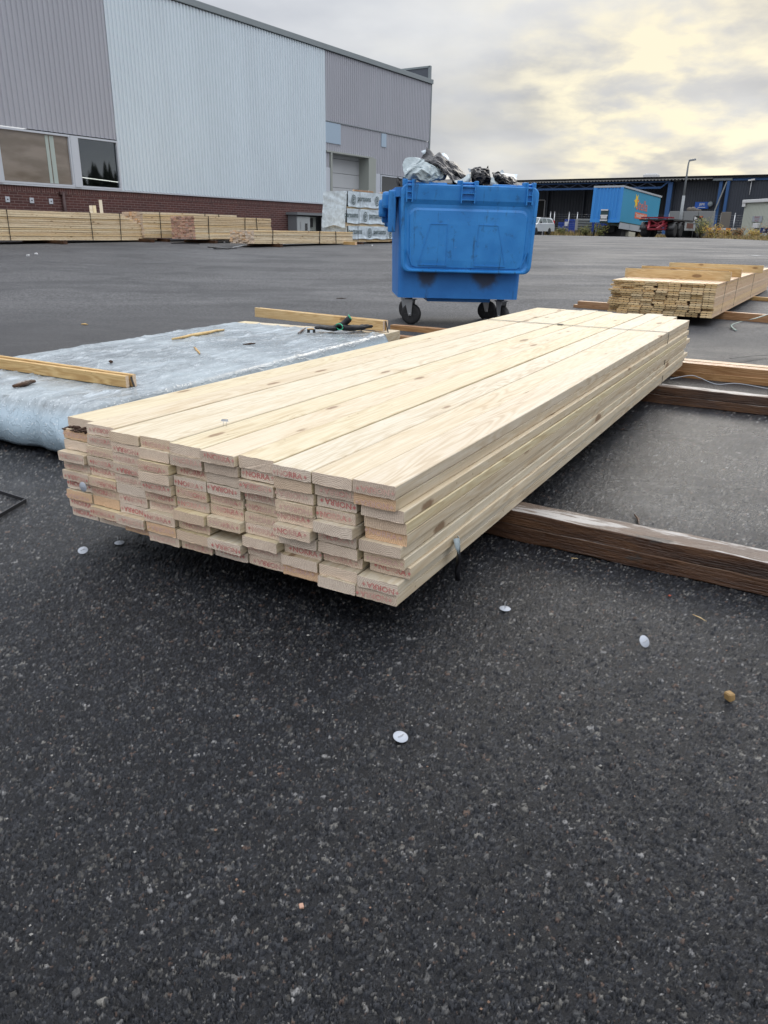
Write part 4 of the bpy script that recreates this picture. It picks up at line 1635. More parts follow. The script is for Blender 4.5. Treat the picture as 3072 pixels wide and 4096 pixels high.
green = NT('green_strap', (.015, .09, .085), .35).mat
def zraise(p, z): return Vector((p.x, p.y, z))
ribbon(curve_pts([onz(2944, 1322, .01), onz(2925, 1302, .03), onz(2960, 1288, .05), onz(3020, 1274, .09), onz(3100, 1250, .12), onz(3200, 1235, .14)]), .022, green, 'green plastic strap draped over the beams at the right edge', 'plastic_strap')
ribbon(curve_pts([onz(2920, 1434, .03), onz(2985, 1426, .03), onz(3072, 1421, .02), onz(3200, 1418, .02)]), .016, M['black'], 'black strap standing off the asphalt beyond the beams at right', 'plastic_strap')
mb = MB()
pts = curve_pts([onz(2680, 1516, .10), onz(2760, 1502, .12), onz(2800, 1512, .10), onz(2866, 1537, .055), onz(2950, 1534, .05), onz(3072, 1555, .045), onz(3180, 1575, .04)])
mb.tube([p - pts[0] for p in pts], .0022, 6)
o = mb.build('white_wire', M['white_plastic'], None, pts[0])
tag(o, 'thin white plastic band curling between the pack end and the beams', 'band')


# ------------------------------------------------------------------ waste container
def container():
    O = onz(1591, 1305, 0)
    O = Vector((O.x * 1.0, O.y, 0))
    fr = onpl(1591, 1197, Vector((.09, 7.49, 0)), Vector((0, 1, 0)))
    e = Vector((cos(R(4)), sin(R(4)), 0)); m = Vector((-sin(R(4)), cos(R(4)), 0))
    base = Vector((fr.x, fr.y, 0))
    root = empty('waste_container', base, R(4))
    tag(root, 'blue wheeled plastic waste container with its lid hanging open, overfilled with film', 'waste container')
    root.rotation_euler = (0, R(.5), R(4))
    # local: x right, y away, z up. body bottom z .27, rim z 1.20
    mb = MB()
    zb, zr = .265, 1.235
    def ring(x0, x1, y0, y1, z, rr=.05, n=4):
        pts = []
        for cx_, cy_, a0 in ((x1 - rr, y0 + rr, -90), (x1 - rr, y1 - rr, 0), (x0 + rr, y1 - rr, 90), (x0 + rr, y0 + rr, 180)):
            for k in range(n + 1):
                a = R(a0 + 90 * k / n)
                pts.append((cx_ + rr * cos(a), cy_ + rr * sin(a), z))
        return pts
    rings = [ring(0, 1.165, 0, .82, zb), ring(-.005, 1.17, -.01, .85, .55), ring(-.015, 1.185, -.03, .90, 1.0), ring(-.02, 1.195, -.04, .93, zr - .08),
             ring(-.055, 1.22, -.06, .97, zr - .08, .06), ring(-.055, 1.22, -.06, .97, zr, .06),
             ring(-.02, 1.185, -.02, .92, zr, .05), ring(.0, 1.17, .0, .88, zr - .25), ring(.03, 1.12, .03, .80, zb + .05)]
    vs = [p for r_ in rings for p in r_]
    n = len(rings[0])
    fs = [tuple(reversed(range(n)))]
    for i in range(len(rings) - 1):
        for j in range(n):
            fs.append((i * n + j, i * n + (j + 1) % n, (i + 1) * n + (j + 1) % n, (i + 1) * n + j))
    fs.append(tuple((len(rings) - 1) * n + j for j in range(n)))
    mb.add(vs, fs)
    # underside rib
    mb.box((.60, .25, zb - .02), (.62, .35, .035), 0, None, .01)
    mb.build('body', M['bin_body'], root)
    # lifting comb on the left side
    mb = MB()
    mb.box((-.075, .30, 1.13), (.05, .62, .16), 0, None, .02)
    mb.box((-.078, .02, 1.03), (.07, .06, .36), 0, None, .012)
    mb.box((-.078, .60, 1.04), (.06, .05, .28), 0, None, .012)
    mb.box((-.115, .20, 1.13), (.09, .10, .15), 0, None, .03)
    mb.box((-.150, .30, 1.06), (.07, .14, .16), 0, None, .03)
    mb.box((-.115, .40, 1.00), (.07, .12, .14), 0, None, .03)
    mb.build('lifting_bracket', M['bin_blue'], root)
    mb = MB()
    mb.box((1.245, .10, 1.13), (.05, .30, .14), 0, None, .015)
    mb.box((1.255, .0, 1.04), (.03, .05, .20), 0, None, .01)
    mb.build('lifting_bracket', M['bin_blue'], root)
    # lid hanging down over the near side
    lid = MB()
    LX0, LX1, LZ0, LZ1 = -.012, 1.258, .505, 1.265
    def lidring(ins, y, extra=0, rr=.07, n=5):
        x0, x1, z0, z1 = LX0 + ins, LX1 - ins, LZ0 + ins * (1 if ins < .02 else .55), LZ1 - ins - extra
        pts = []
        for cx_, cz_, a0 in ((x1 - rr, z0 + rr, -90), (x1 - rr, z1 - rr, 0), (x0 + rr, z1 - rr, 90), (x0 + rr, z0 + rr, 180)):
            for k in range(n + 1):
                a = R(a0 + 90 * k / n)
                xx = cx_ + rr * cos(a); zz = cz_ + rr * sin(a)
                # the lid narrows a little toward its free edge
                tt = (LZ1 - zz) / (LZ1 - LZ0)
                xm = (LX0 + LX1) / 2
                xx = xm + (xx - xm) * (1 - .035 * tt)
                pts.append((xx, y, zz))
        return pts
    yb = -.085
    rings = [lidring(.03, yb + .01), lidring(0, yb), lidring(0, yb - .022), lidring(.008, yb - .030), lidring(.030, yb - .030, .0),
             lidring(.035, yb - .022, .095), lidring(.055, yb - .006, .115), lidring(.075, yb - .006, .125), lidring(.085, yb - .016, .135), lidring(.2, yb - .020, .14)]
    vs = [p for r_ in rings for p in r_]
    n = len(rings[0])
    fs = [tuple(range(n))]
    for i in range(len(rings) - 1):
        for j in range(n):
            fs.append((i * n + j, (i + 1) * n + j, (i + 1) * n + (j + 1) % n, i * n + (j + 1) % n))
    fs.append(tuple(reversed([(len(rings) - 1) * n + j for j in range(n)])))
    lid.add(vs, fs)
    # raised trapezoids pressed into the lid
    yf = yb - .020
    for tx in (((.27, .43), (.17, .43)), ((.72, .90), (.70, .99))):
        (a0, a1), (b0, b1) = tx
        z1, z0 = .93, .57
        pr = [(a0, z1), (a1, z1), (b1, z0), (b0, z0)]
        for (p, q) in zip(pr, pr[1:] + pr[:1]):
            lid.beam((p[0], yf - .001, p[1]), (q[0], yf - .001, q[1]), .005, .006, 0, Vector((0, 1, 0)))
    # diagonal ribs in the lower corners
    lid.beam((.065, yf, .70), (.115, yf, .56), .008, .010, 0, Vector((0, 1, 0)))
    lid.beam((1.19, yf, .70), (1.135, yf, .56), .008, .010, 0, Vector((0, 1, 0)))
    lid.build('lid', M['bin_blue'], root)
    # hinges
    for hx, hw in ((.065, .05), (.60, .12), (1.165, .05)):
        h = MB()
        for s_ in (-1, 1):
            h.box((hx + s_ * hw / 2, yb - .036, 1.205), (.010, .035, .19), 0, None, .002)
            h.box((hx + s_ * (hw / 2 + .018), -.07, 1.275), (.034, .07, .055), 0, None, .006)
        for zz in (1.14, 1.195, 1.25):
            h.box((hx, yb - .036, zz), (hw - .01, .030, .008), 0)
        h.tube([(hx - hw / 2 - .03, -.075, 1.28), (hx + hw / 2 + .03, -.075, 1.28)], .012, 10)
        h.build('hinge', M['bin_blue'], root)
    # top rim lips beside the hinges
    mb = MB()
    mb.box((.26, -.055, 1.258), (.30, .05, .045), 0, None, .008)
    mb.box((.98, -.055, 1.258), (.30, .05, .045), 0, None, .008)
    mb.build('rim_lip', M['bin_blue'], root)
    # casters
    proto = None
    for (wx, wy, yaw) in ((.12, .16, 62), (1.03, .16, 30), (.13, .70, 40), (.98, .70, 70)):
        if proto is None:
            c_ = empty('caster', (wx, wy, 0), R(yaw)); c_.parent = root
            w_ = MB()
            rot = Matrix.Translation((0, -.03, .100)) @ Matrix.Rotation(R(90), 4, 'Y')
            w_.lathe([(.066, -.024), (.090, -.024), (.099, -.016), (.100, 0), (.099, .016), (.090, .024), (.066, .024)], rot, 32)
            w_.build('tyre', M['rubber'], c_)
            r_ = MB()
            r_.lathe([(.02, -.019), (.067, -.021), (.067, .021), (.02, .019)], rot, 28)
            for k in range(6):
                a = R(60 * k)
                for sx in (-.0225, .0225):
                    r_.beam((sx, -.03 + .018 * cos(a), .1 + .018 * sin(a)), (sx, -.03 + .062 * cos(a), .1 + .062 * sin(a)), .006, .010, 0)
            r_.build('hub', M['rim_black'], c_)
            f_ = MB()
            for sx in (-.034, .034):
                f_.prism([(-.045, .085), (-.015, .085), (.03, .235), (-.055, .235)], sx - .0025, sx + .0025, 'x', 0, None)
            f_.box((0, -.012, .238), (.085, .11, .010), 0, None, .003)
            f_.lathe([(.035, .243), (.035, .262)], None, 16)
            f_.tube([(-.045, -.03, .10), (.045, -.03, .10)], .009, 8)
            f_.build('fork', M['steel'], c_)
            proto = c_
        else:
            c_ = proto.copy(); COL.objects.link(c_); c_.parent = root
            c_.location = (wx, wy, 0); c_.rotation_euler = (0, 0, R(yaw))
            for ch in list(proto.children):
                d_ = ch.copy(); COL.objects.link(d_); d_.parent = c_
    return root, base


BIN, BINB = container()
BE = Vector((cos(R(4)), sin(R(4)), 0)); BM_ = Vector((-sin(R(4)), cos(R(4)), 0))


def bp(px_, py_, dy=0.0):
    """point above the container, on a plane dy metres behind its near side"""
    return onpl(px_, py_, BINB + BM_ * dy, BM_)


def T7(x, y):
    return (1550 + x * .3918, 560 + y * .3918)


def sheet(name, grid, mat, label, cat, seed=0, n=7, amp=.010, fr=9.0, th=.002, group='plastic film in the waste container', ridge=1.0):
    """grid: rows of (x, y, depth) in the survey crop; a crumpled film through these points"""
    rows = [[bp(*T7(x, y), d) for (x, y, d) in r_] for r_ in grid]
    rows = [curve_pts(r_, n) for r_ in rows]
    colsn = len(rows[0])
    full = []
    for j in range(colsn):
        full.append(curve_pts([r_[j] for r_ in rows], n))
    # full[j][i]
    ni = len(full[0])
    vs = []
    for j in range(colsn):
        for i in range(ni):
            p = full[j][i]
            q = p * fr + Vector((seed * 3.1, seed * 1.7, 0))
            r1 = 1 - 2.0 * abs(noise.noise(q))
            r2 = 1 - 2.0 * abs(noise.noise(q * 2.3 + Vector((5, 5, 5))))
            d = (r1 * amp + r2 * amp * .45) * ridge
            vs.append(p - BM_ * d + Vector((0, 0, noise.noise(q * 1.3) * amp * .8)))
    fs = []
    for j in range(colsn - 1):
        for i in range(ni - 1):
            fs.append((j * ni + i, j * ni + i + 1, (j + 1) * ni + i + 1, (j + 1) * ni + i))
    ctr = sum(vs, Vector()) / len(vs)
    mb = MB(); mb.add([v - ctr for v in vs], fs, 0, None, False)
    o = mb.build(name, mat, None, ctr)
    o.modifiers.new('t', 'SOLIDIFY').thickness = th
    return tag(o, label, cat, group)


def trash():
    L_, G_, B_, W_ = M['film_light'], M['film_grey'], M['film_black'], M['film_white']
    sheet('film_sheet', [[(150, 255, .35), (185, 185, .4), (260, 180, .45), (330, 185, .5)],
                         [(160, 310, .3), (220, 255, .35), (290, 230, .4), (350, 205, .45)],
                         [(185, 400, .2), (250, 380, .25), (320, 330, .3), (400, 260, .4)]], M['film_light'], 'dull grey-green film flap at the far left of the container load', 'plastic film', 1)
    sheet('film_sheet', [[(205, 275, .22), (300, 215, .24), (390, 205, .24), (470, 235, .24), (560, 300, .26), (600, 345, .3)],
                         [(185, 320, .06), (290, 280, .0), (400, 280, -.02), (480, 300, .0), (550, 340, .06), (600, 370, .16)],
                         [(165, 380, .02), (260, 370, -.08), (380, 370, -.10), (470, 375, -.06), (530, 385, .0), (580, 390, .1)],
                         [(150, 420, .06), (250, 432, .0), (360, 445, -.03), (430, 455, -.02), (500, 425, .03), (560, 400, .1)]], L_, 'big pale crumpled film bundle bulging over the left rim of the container', 'plastic film', 2, 11, .034, 11)
    sheet('film_sheet', [[(310, 215, .3), (370, 180, .3), (450, 160, .28), (520, 135, .28), (570, 160, .3), (620, 215, .34)],
                         [(330, 230, .2), (400, 205, .14), (470, 195, .12), (540, 215, .12), (600, 265, .16), (660, 300, .25)],
                         [(400, 240, .14), (470, 230, .05), (530, 260, .03), (590, 310, .04), (650, 345, .1), (720, 380, .2)],
                         [(480, 260, .16), (550, 310, .02), (600, 350, .0), (650, 400, .0), (700, 435, .05), (760, 440, .1)]], G_, 'long grey-brown film folded diagonally over the pale bundle', 'plastic film', 3, 10, .026, 12)
    sheet('film_sheet', [[(400, 68, .33), (440, 105, .33), (480, 155, .33)],
                         [(385, 110, .3), (430, 140, .28), (480, 175, .28)],
                         [(345, 185, .3), (410, 190, .26), (470, 185, .28)]], G_, 'pointed grey film corner sticking up highest from the container', 'plastic film', 4, 6, .008)
    sheet('film_sheet', [[(342, 112, .29), (366, 104, .29), (392, 98, .29)], [(352, 132, .285), (372, 126, .28), (392, 120, .29)], [(362, 152, .29), (375, 145, .285), (388, 135, .29)]], W_, 'small white film corner near the top left of the load', 'plastic film', 5, 5, .004)
    sheet('film_sheet', [[(545, 140, .34), (575, 132, .36), (610, 160, .38), (635, 200, .4)], [(560, 165, .32), (590, 170, .32), (615, 190, .34), (632, 215, .38)], [(590, 200, .33), (610, 205, .33), (622, 215, .35), (630, 222, .38)]], W_, 'white curled film edge behind the grey fold', 'plastic film', 6, 5, .005)
    sheet('film_sheet', [[(610, 200, .42), (660, 215, .42), (715, 262, .42), (780, 320, .42)],
                         [(620, 250, .28), (680, 265, .26), (740, 300, .28), (800, 355, .32)],
                         [(640, 330, .2), (690, 340, .16), (740, 360, .18), (790, 385, .24)],
                         [(660, 440, .2), (710, 440, .18), (760, 430, .18), (800, 420, .2)]], B_, 'black crumpled film slope between the grey fold and the pale loop', 'plastic film', 7, 6, .020, 9)
    sheet('film_sheet', [[(665, 405, .08), (720, 408, .06), (780, 380, .06), (820, 345, .1), (848, 350, .12)],
                         [(680, 425, .0), (735, 440, -.03), (790, 415, -.03), (835, 385, .0), (850, 378, .06)],
                         [(710, 450, .0), (745, 466, -.03), (790, 456, -.03), (830, 435, .0), (849, 412, .06)]], L_, 'pale film loop hanging at the middle of the container rim', 'plastic film', 8, 6, .008)
    for i, (g_, lab) in enumerate((
        ([[(848, 300, .3), (900, 285, .34), (960, 284, .36), (1030, 300, .34)],
          [(846, 320, .16), (900, 305, .12), (970, 305, .12), (1035, 325, .16)],
          [(848, 385, .10), (905, 380, .04), (975, 375, .04), (1048, 380, .1)],
          [(860, 465, .10), (910, 470, .05), (980, 465, .05), (1040, 450, .1)]], 'shiny black folded film bundle at the middle of the container'),
        ([[(1065, 335, .3), (1110, 330, .32), (1160, 345, .32), (1240, 375, .32), (1310, 412, .3)],
          [(1068, 355, .16), (1115, 355, .1), (1165, 375, .1), (1240, 400, .12), (1312, 425, .16)],
          [(1080, 400, .12), (1120, 410, .06), (1165, 425, .05), (1235, 440, .06), (1300, 448, .12)],
          [(1100, 470, .12), (1130, 472, .08), (1170, 476, .07), (1230, 478, .08), (1300, 475, .12)]], 'black folded film bundle at the right side of the container'))):
        sheet('film_bundle', g_, B_, lab, 'plastic film', 10 + i, 9, .030, 14)
    sheet('film_sheet', [[(1008, 295, .34), (1018, 290, .34), (1030, 300, .34)], [(1014, 280, .34), (1022, 278, .34), (1030, 285, .34)], [(1024, 262, .34), (1026, 262, .34), (1029, 264, .34)]], B_, 'thin black film spike rising from the middle bundle', 'plastic film', 13, 4, .002)
    sheet('film_sheet', [[(818, 290, .3), (835, 292, .3), (850, 295, .3)], [(828, 310, .3), (840, 312, .3), (848, 314, .3)], [(835, 330, .3), (841, 330, .3), (846, 332, .3)]], W_, 'small pale film tip left of the middle black bundle', 'plastic film', 14, 4, .003)
    sheet('film_sheet', [[(1120, 332, .42), (1180, 338, .42), (1250, 345, .42), (1327, 350, .4)], [(1160, 348, .36), (1210, 360, .34), (1260, 372, .34), (1318, 378, .36)], [(1190, 360, .32), (1230, 378, .3), (1270, 395, .28), (1310, 410, .3)]], W_, 'flat white film sheet jutting over the right black bundle', 'plastic film', 15, 5, .005)
    sheet('film_sheet', [[(1140, 330, .45), (1165, 332, .45), (1195, 340, .45)], [(1155, 318, .45), (1168, 318, .45), (1185, 325, .45)], [(1168, 304, .45), (1172, 304, .45), (1177, 308, .45)]], W_, 'small pale triangle of film behind the right bundle', 'plastic film', 16, 4, .002)
    sheet('film_sheet', [[(1052, 388, .1), (1085, 385, .08), (1090, 410, .08), (1140, 435, .1)], [(1050, 425, .04), (1085, 430, .02), (1110, 440, .02), (1135, 455, .04)], [(1048, 472, .04), (1080, 476, .02), (1105, 478, .02), (1128, 476, .04)]], L_, 'pale film scrap between the two black bundles', 'plastic film', 17, 5, .010)
    sheet('film_sheet', [[(1280, 440, -.02), (1320, 442, -.02), (1360, 450, -.02)], [(1290, 462, -.06), (1330, 465, -.07), (1372, 470, -.06)], [(1305, 485, -.06), (1340, 490, -.07), (1368, 486, -.06)]], G_, 'brown-grey film flap lying over the right rim', 'plastic film', 18, 5, .006)
    sheet('film_sheet', [[(92, 385, .3), (105, 378, .3), (138, 400, .3)], [(90, 430, .28), (110, 420, .26), (132, 435, .28)], [(100, 470, .25), (115, 470, .24), (135, 470, .25)]], B_, 'black film shred over the left corner of the container', 'plastic film', 19, 4, .008)
    # black mass of film filling the container up to the rim
    sheet('film_bundle', [[(150, 400, .75), (400, 400, .75), (700, 400, .75), (1000, 410, .75), (1400, 440, .75)],
                          [(150, 420, .5), (400, 410, .5), (700, 410, .5), (1000, 430, .5), (1400, 450, .5)],
                          [(150, 440, .2), (400, 430, .2), (700, 440, .2), (1000, 450, .2), (1400, 470, .2)],
                          [(160, 490, .06), (400, 490, .06), (700, 492, .06), (1000, 500, .06), (1400, 510, .06)]], B_, 'dark mass of film filling the container under the loose sheets', 'plastic film', 20, 6, .020, 8)


trash()

# ------------------------------------------------------------------ warehouse on the left
WAZ = 33.2
WD = 22.0
wd_ = azv(WAZ); wn = Vector((-cos(R(WAZ)), sin(R(WAZ)), 0))   # wn points away from the camera, into the building
W0 = wn * WD
KS = WD / 13.6


def warehouse():
    # local x along the wall, local y INTO the building is -? use frame: x=wd_, y=wn
    root = empty('warehouse', (0, 0, 0))
    root.matrix_world = framed(wd_, wn, Vector((0, 0, 1)), W0)
    tag(root, 'large warehouse with ribbed grey and pale cladding over a dark red brick base', 'warehouse')
    zt = 7.87

    def corr(name, x0, x1, z0, z1, mat, pitch, y=0.0, dep=.036, holes=()):
        mb = MB()
        n = int((x1 - x0) / pitch)
        pts = []
        for i in range(n):
            a = x0 + i * pitch
            pts += [(a, 0), (a + pitch * .36, 0), (a + pitch * .5, -dep), (a + pitch * .86, -dep)]
        pts.append((x1, 0))
        # vertical strips, left out where a hole is
        for (p, q) in zip(pts, pts[1:]):
            xm = (p[0] + q[0]) / 2
            segs = [(z0, z1)]
            for (hx0, hx1, hz0, hz1) in holes:
                if hx0 < xm < hx1:
                    ns = []
                    for (a, b) in segs:
                        if hz0 > a: ns.append((a, min(b, hz0)))
                        if hz1 < b: ns.append((max(a, hz1), b))
                    segs = ns
            for a, b in segs:
                mb.add([(p[0], y + p[1], a), (q[0], y + q[1], a), (q[0], y + q[1], b), (p[0], y + p[1], b)], [(0, 1, 2, 3)])
        return mb.build(name, mat, root)
    X0 = 6.0
    # brick plinth
    mb = MB()
    mb.box(((X0 + 28.5) / 2, .16, .86), (28.5 - X0, .30, 1.84 - .0))
    mb.build('brick_base', M['brick'], root)
    mb = MB()
    mb.box(((X0 + 28.5) / 2, .155, 1.865), (28.5 - X0, .31, .17))
    mb.build('soldier_course', M['brick_v'], root)
    # sills
    mb = MB()
    mb.box(((X0 + 28.5) / 2, .05, 1.975), (28.5 - X0, .20, .045), 0, None, .006)
    mb.build('sill', M['white_paint'], root)
    # cladding
    corr('grey_cladding', X0, 17.58, 3.48, zt, M['clad_grey'], .165)
    corr('pale_cladding', 17.62, 28.46, 2.0, zt, M['clad_pale'], .148, -.02)
    corr('grey_cladding', 28.50, 37.28, 5.28, zt, M['clad_grey'], .148)
    corr('grey_cladding', 28.50, 37.28, 3.45, 5.25, M['clad_grey'], .148, .03, .034, ((28.85, 32.35, 3.0, 4.06),))
    for nm, bx_, mt in (('corner_flashing', ((17.6, -.025, 4.93), (.05, .03, 5.9)), 'clad_pale'), ('corner_flashing', ((28.48, -.02, 4.9), (.05, .03, 5.95)), 'clad_pale'), ('corner_flashing', ((37.30, 0, 3.95), (.10, .08, 7.9)), 'trim_grey')):
        mb = MB(); mb.box(*bx_); mb.build(nm, M[mt], root)
    mb = MB(); mb.box(((28.5 + 37.0) / 2, -.0, 5.268), (8.5, .06, .03)); mb.build('drip_flashing', M['trim_grey'], root)
    # roof trim
    mb = MB()
    mb.box(((X0 + 37.35) / 2, -.03, zt + .12), (37.35 - X0, .16, .20), 0, None, .01)
    mb.build('roof_trim', M['trim_grey'], root)
    mb = MB()
    mb.box(((X0 + 37.3) / 2, -.012, zt + .008), (37.3 - X0, .06, .016))
    mb.build('shadow_gap', M['trim_dark'], root)
    # shell behind
    mb = MB()
    mb.box(((X0 + 37.28) / 2, 12.3, zt + .1), (37.28 - X0, 24, .12))
    mb.build('roof', M['trim_grey'], root)
    mb = MB()
    mb.box((37.20, 12.3, 3.95), (.12, 23.9, 7.7))
    mb.build('end_wall', M['clad_grey'], root)
    mb = MB()
    mb.box((X0 + .1, 12.3, 3.95), (.12, 23.9, 7.7))
    mb.build('end_wall', M['clad_grey'], root)
    # parapet screen on the gable
    mb = MB()
    mb.box((37.20, 2.9, 8.30), (.06, 5.6, .62))
    s_ = mb.build('gable_screen', NT('dark_screen', (.075, .085, .105), .3).mat, root)
    mb = MB()
    mb.box((37.20, 2.9, 8.65), (.14, 5.8, .09), 0, None, .01)
    mb.box((37.20, .04, 8.32), (.14, .12, .75), 0, None, .01)
    mb.build('screen_frame', M['trim_grey'], s_)
    # windows
    def window(x0, x1, z0, z1, glass, name='window'):
        fr_ = .055
        f = MB()
        f.box(((x0 + x1) / 2, -.01, z1 - fr_ / 2), (x1 - x0, .09, fr_), 0)
        f.box(((x0 + x1) / 2, -.01, z0 + fr_ / 2), (x1 - x0, .09, fr_), 0)
        f.box((x0 + fr_ / 2, -.01, (z0 + z1) / 2), (fr_, .09, z1 - z0 - 2 * fr_), 0)
        f.box((x1 - fr_ / 2, -.01, (z0 + z1) / 2), (fr_, .09, z1 - z0 - 2 * fr_), 0)
        fo = f.build(name, M['white_paint'], root)
        p = MB()
        p.box(((x0 + x1) / 2, .02, (z0 + z1) / 2), (x1 - x0 - 2 * fr_, .012, z1 - z0 - 2 * fr_))
        p.build('pane', glass, fo)
        return fo
    wl_ = window(13.48, 15.83, 2.0, 3.45, M['win_brown'])
    b = MB()
    for (xa, xb) in ((15.02, 15.12), (15.16, 15.30)):
        b.box(((xa + xb) / 2, .008, 2.72), (xb - xa, .010, 1.30))
    b.build('blind_strip', NT('pale_blind', (.40, .46, .43), .3).mat, wl_)
    w2 = window(16.05, 17.58, 2.0, 3.45, M['glass_clear'])
    rm = MB()
    for c__, d__ in (((17.6, 2.6, 2.7), (3.7, .05, 2.0)), ((15.72, 1.4, 2.7), (.05, 2.5, 2.0)), ((19.4, 1.4, 2.7), (.05, 2.5, 2.0)), ((17.6, 1.4, 1.72), (3.7, 2.5, .05)), ((17.6, 1.4, 3.68), (3.7, 2.5, .05))):
        rm.box(c__, d__)
    rm.build('room', NT('dim_room', (.03, .03, .03), .8).mat, w2)
    em = NT('lit_tube', (.8, .8, .8), .5); em.b.inputs['Emission Color'].default_value = (1, .98, .92, 1); em.b.inputs['Emission Strength'].default_value = 2.5
    tb = MB(); tb.beam((16.6, .9, 2.36), (18.5, 1.1, 2.30), .02, .022); tb.build('tube_lamp', em.mat, w2)
    window(X0, 13.35, 2.0, 3.45, M['win_brown'])
    for mx, mw in ((15.94, .22), (13.415, .13)):
        mb = MB(); mb.box((mx, -.02, 2.72), (mw, .11, 1.45), 0, None, .005)
        mb.build('mullion', M['white_paint'], root)
    # wall vents, downpipe
    for vx in (13.56, 14.32, 14.95):
        mb = MB(); mb.box((vx, -.005, 1.56), (.13, .02, .15), 0, None, .004); mb.lathe([(.02, 0), (.018, .006)], Matrix.Translation((vx, -.016, 1.56)) @ Matrix.Rotation(R(90), 4, 'X'), 10, 1)
        mb.build('vent_cover', [M['white_paint'], M['black']], root)
    mb = MB(); mb.tube([(15.38, -.05, .5), (15.36, -.05, 1.83)], .055, 12); mb.box((15.36, -.04, 1.80), (.22, .10, .10), 0, None, .01)
    mb.build('downpipe', NT('brown_pipe', (.06, .028, .026), .5).mat, root)
    # blanking panels
    mb = MB(); mb.box((29.05, -.012, 4.83), (1.10, .02, .80)); mb.build('blanking_panel', M['panel_blue'], root)
    mb = MB(); mb.box((33.04, -.012, 4.93), (.42, .02, .57)); mb.build('blanking_panel', M['panel_blue'], root)
    # roller gate in a reveal
    g = MB()
    for k in range(7):
        g.box((30.33, .52, .62 + k * .60), (2.80, .05, .585), 0, None, .006)
    gate = g.build('sectional_gate', M['gate'], root)
    mb = MB()
    mb.box((28.88, .24, 2.2), (.10, .62, 3.75)); mb.box((32.03, .26, 2.2), (.60, .66, 3.75))
    mb.box((30.33, .26, 4.09), (3.55, .66, .06))
    mb.build('gate_jamb', M['jamb'], root)
    # below the grey cladding: white pier, window with a green poster, plinth
    for c__, d__ in (((28.66, .03, 2.66), (.32, .10, 1.58)), ((32.56, .05, 2.3), (.44, .12, 2.3)), ((34.9, .08, 1.2), (5.2, .14, .9))):
        mb = MB(); mb.box(c__, d__); mb.build('white_pier', M['white_paint'], root)
    wr = window(32.8, 34.9, 1.7, 3.42, M['glass_dark'])
    b = MB(); b.box((34.25, .006, 2.3), (.34, .006, 1.0)); b.build('poster', M['lime'], wr)
    mb = MB(); mb.box((36.1, .05, 2.5), (2.3, .10, 1.9)); mb.build('wall_panel', M['clad_grey'], root)
    # recess for the meter cabinet
    return root


warehouse()


def wp(s, off, z):
    """point s metres along the warehouse wall, off metres in front of it"""
    return W0 + wd_ * s - wn * off + Vector((0, 0, z))


def cabinet():
    g = wp(25.9, .0, .50)
    root = empty('meter_cabinet', g)
    root.rotation_euler = (0, 0, R(90 - WAZ))
    tag(root, 'open grey electric meter cabinet against the brick base', 'electric cabinet')
    mb = MB()
    mb.box((1.15, -.30, 1.01), (2.5, .62, .10), 0)
    mb.box((1.15, -.05, .48), (2.3, .04, .94)); mb.box((2.30, -.26, .48), (.04, .46, .94)); mb.box((0.0, -.26, .48), (.04, .46, .94))
    mb.build('housing', NT('cabinet_grey', (.17, .18, .19), .5).mat, root)
    for (x, w_) in ((.42, .84), (1.98, .70)):
        m_ = MB(); m_.box((x, -.50, .46), (w_, .03, .88), 0, None, .006)
        d_ = m_.build('cabinet_door', M['chassis_grey'], root)
        if x < 1:
            h = MB(); h.box((x + .16, -.522, .50), (.16, .015, .28), 0, None, .004); h.build('inspection_window', M['glass_dark'], d_)
            h = MB(); h.box((x - .22, -.522, .55), (.03, .02, .3)); h.build('handle', M['steel'], d_)
    mb = MB(); mb.box((1.25, -.2, .55), (.7, .05, .72), 0); mb.build('back_board', M['jamb'], root)
    mb = MB(); mb.box((1.22, -.26, .68), (.22, .06, .36), 0, None, .01); mb.box((1.05, -.25, .35), (.12, .05, .2)); mb.build('meter', M['black'], root)
    mb = MB()
    rnd = random.Random(5)
    for k in range(6):
        x0 = 1.0 + k * .09
        mb.tube(curve_pts([(x0, -.26, .35), (x0 + rnd.uniform(-.1, .1), -.30, .25 + rnd.uniform(0, .1)), (x0 + rnd.uniform(-.1, .1), -.26, .02)], 4), .009, 5)
    mb.build('cables', M['black'], root)


cabinet()


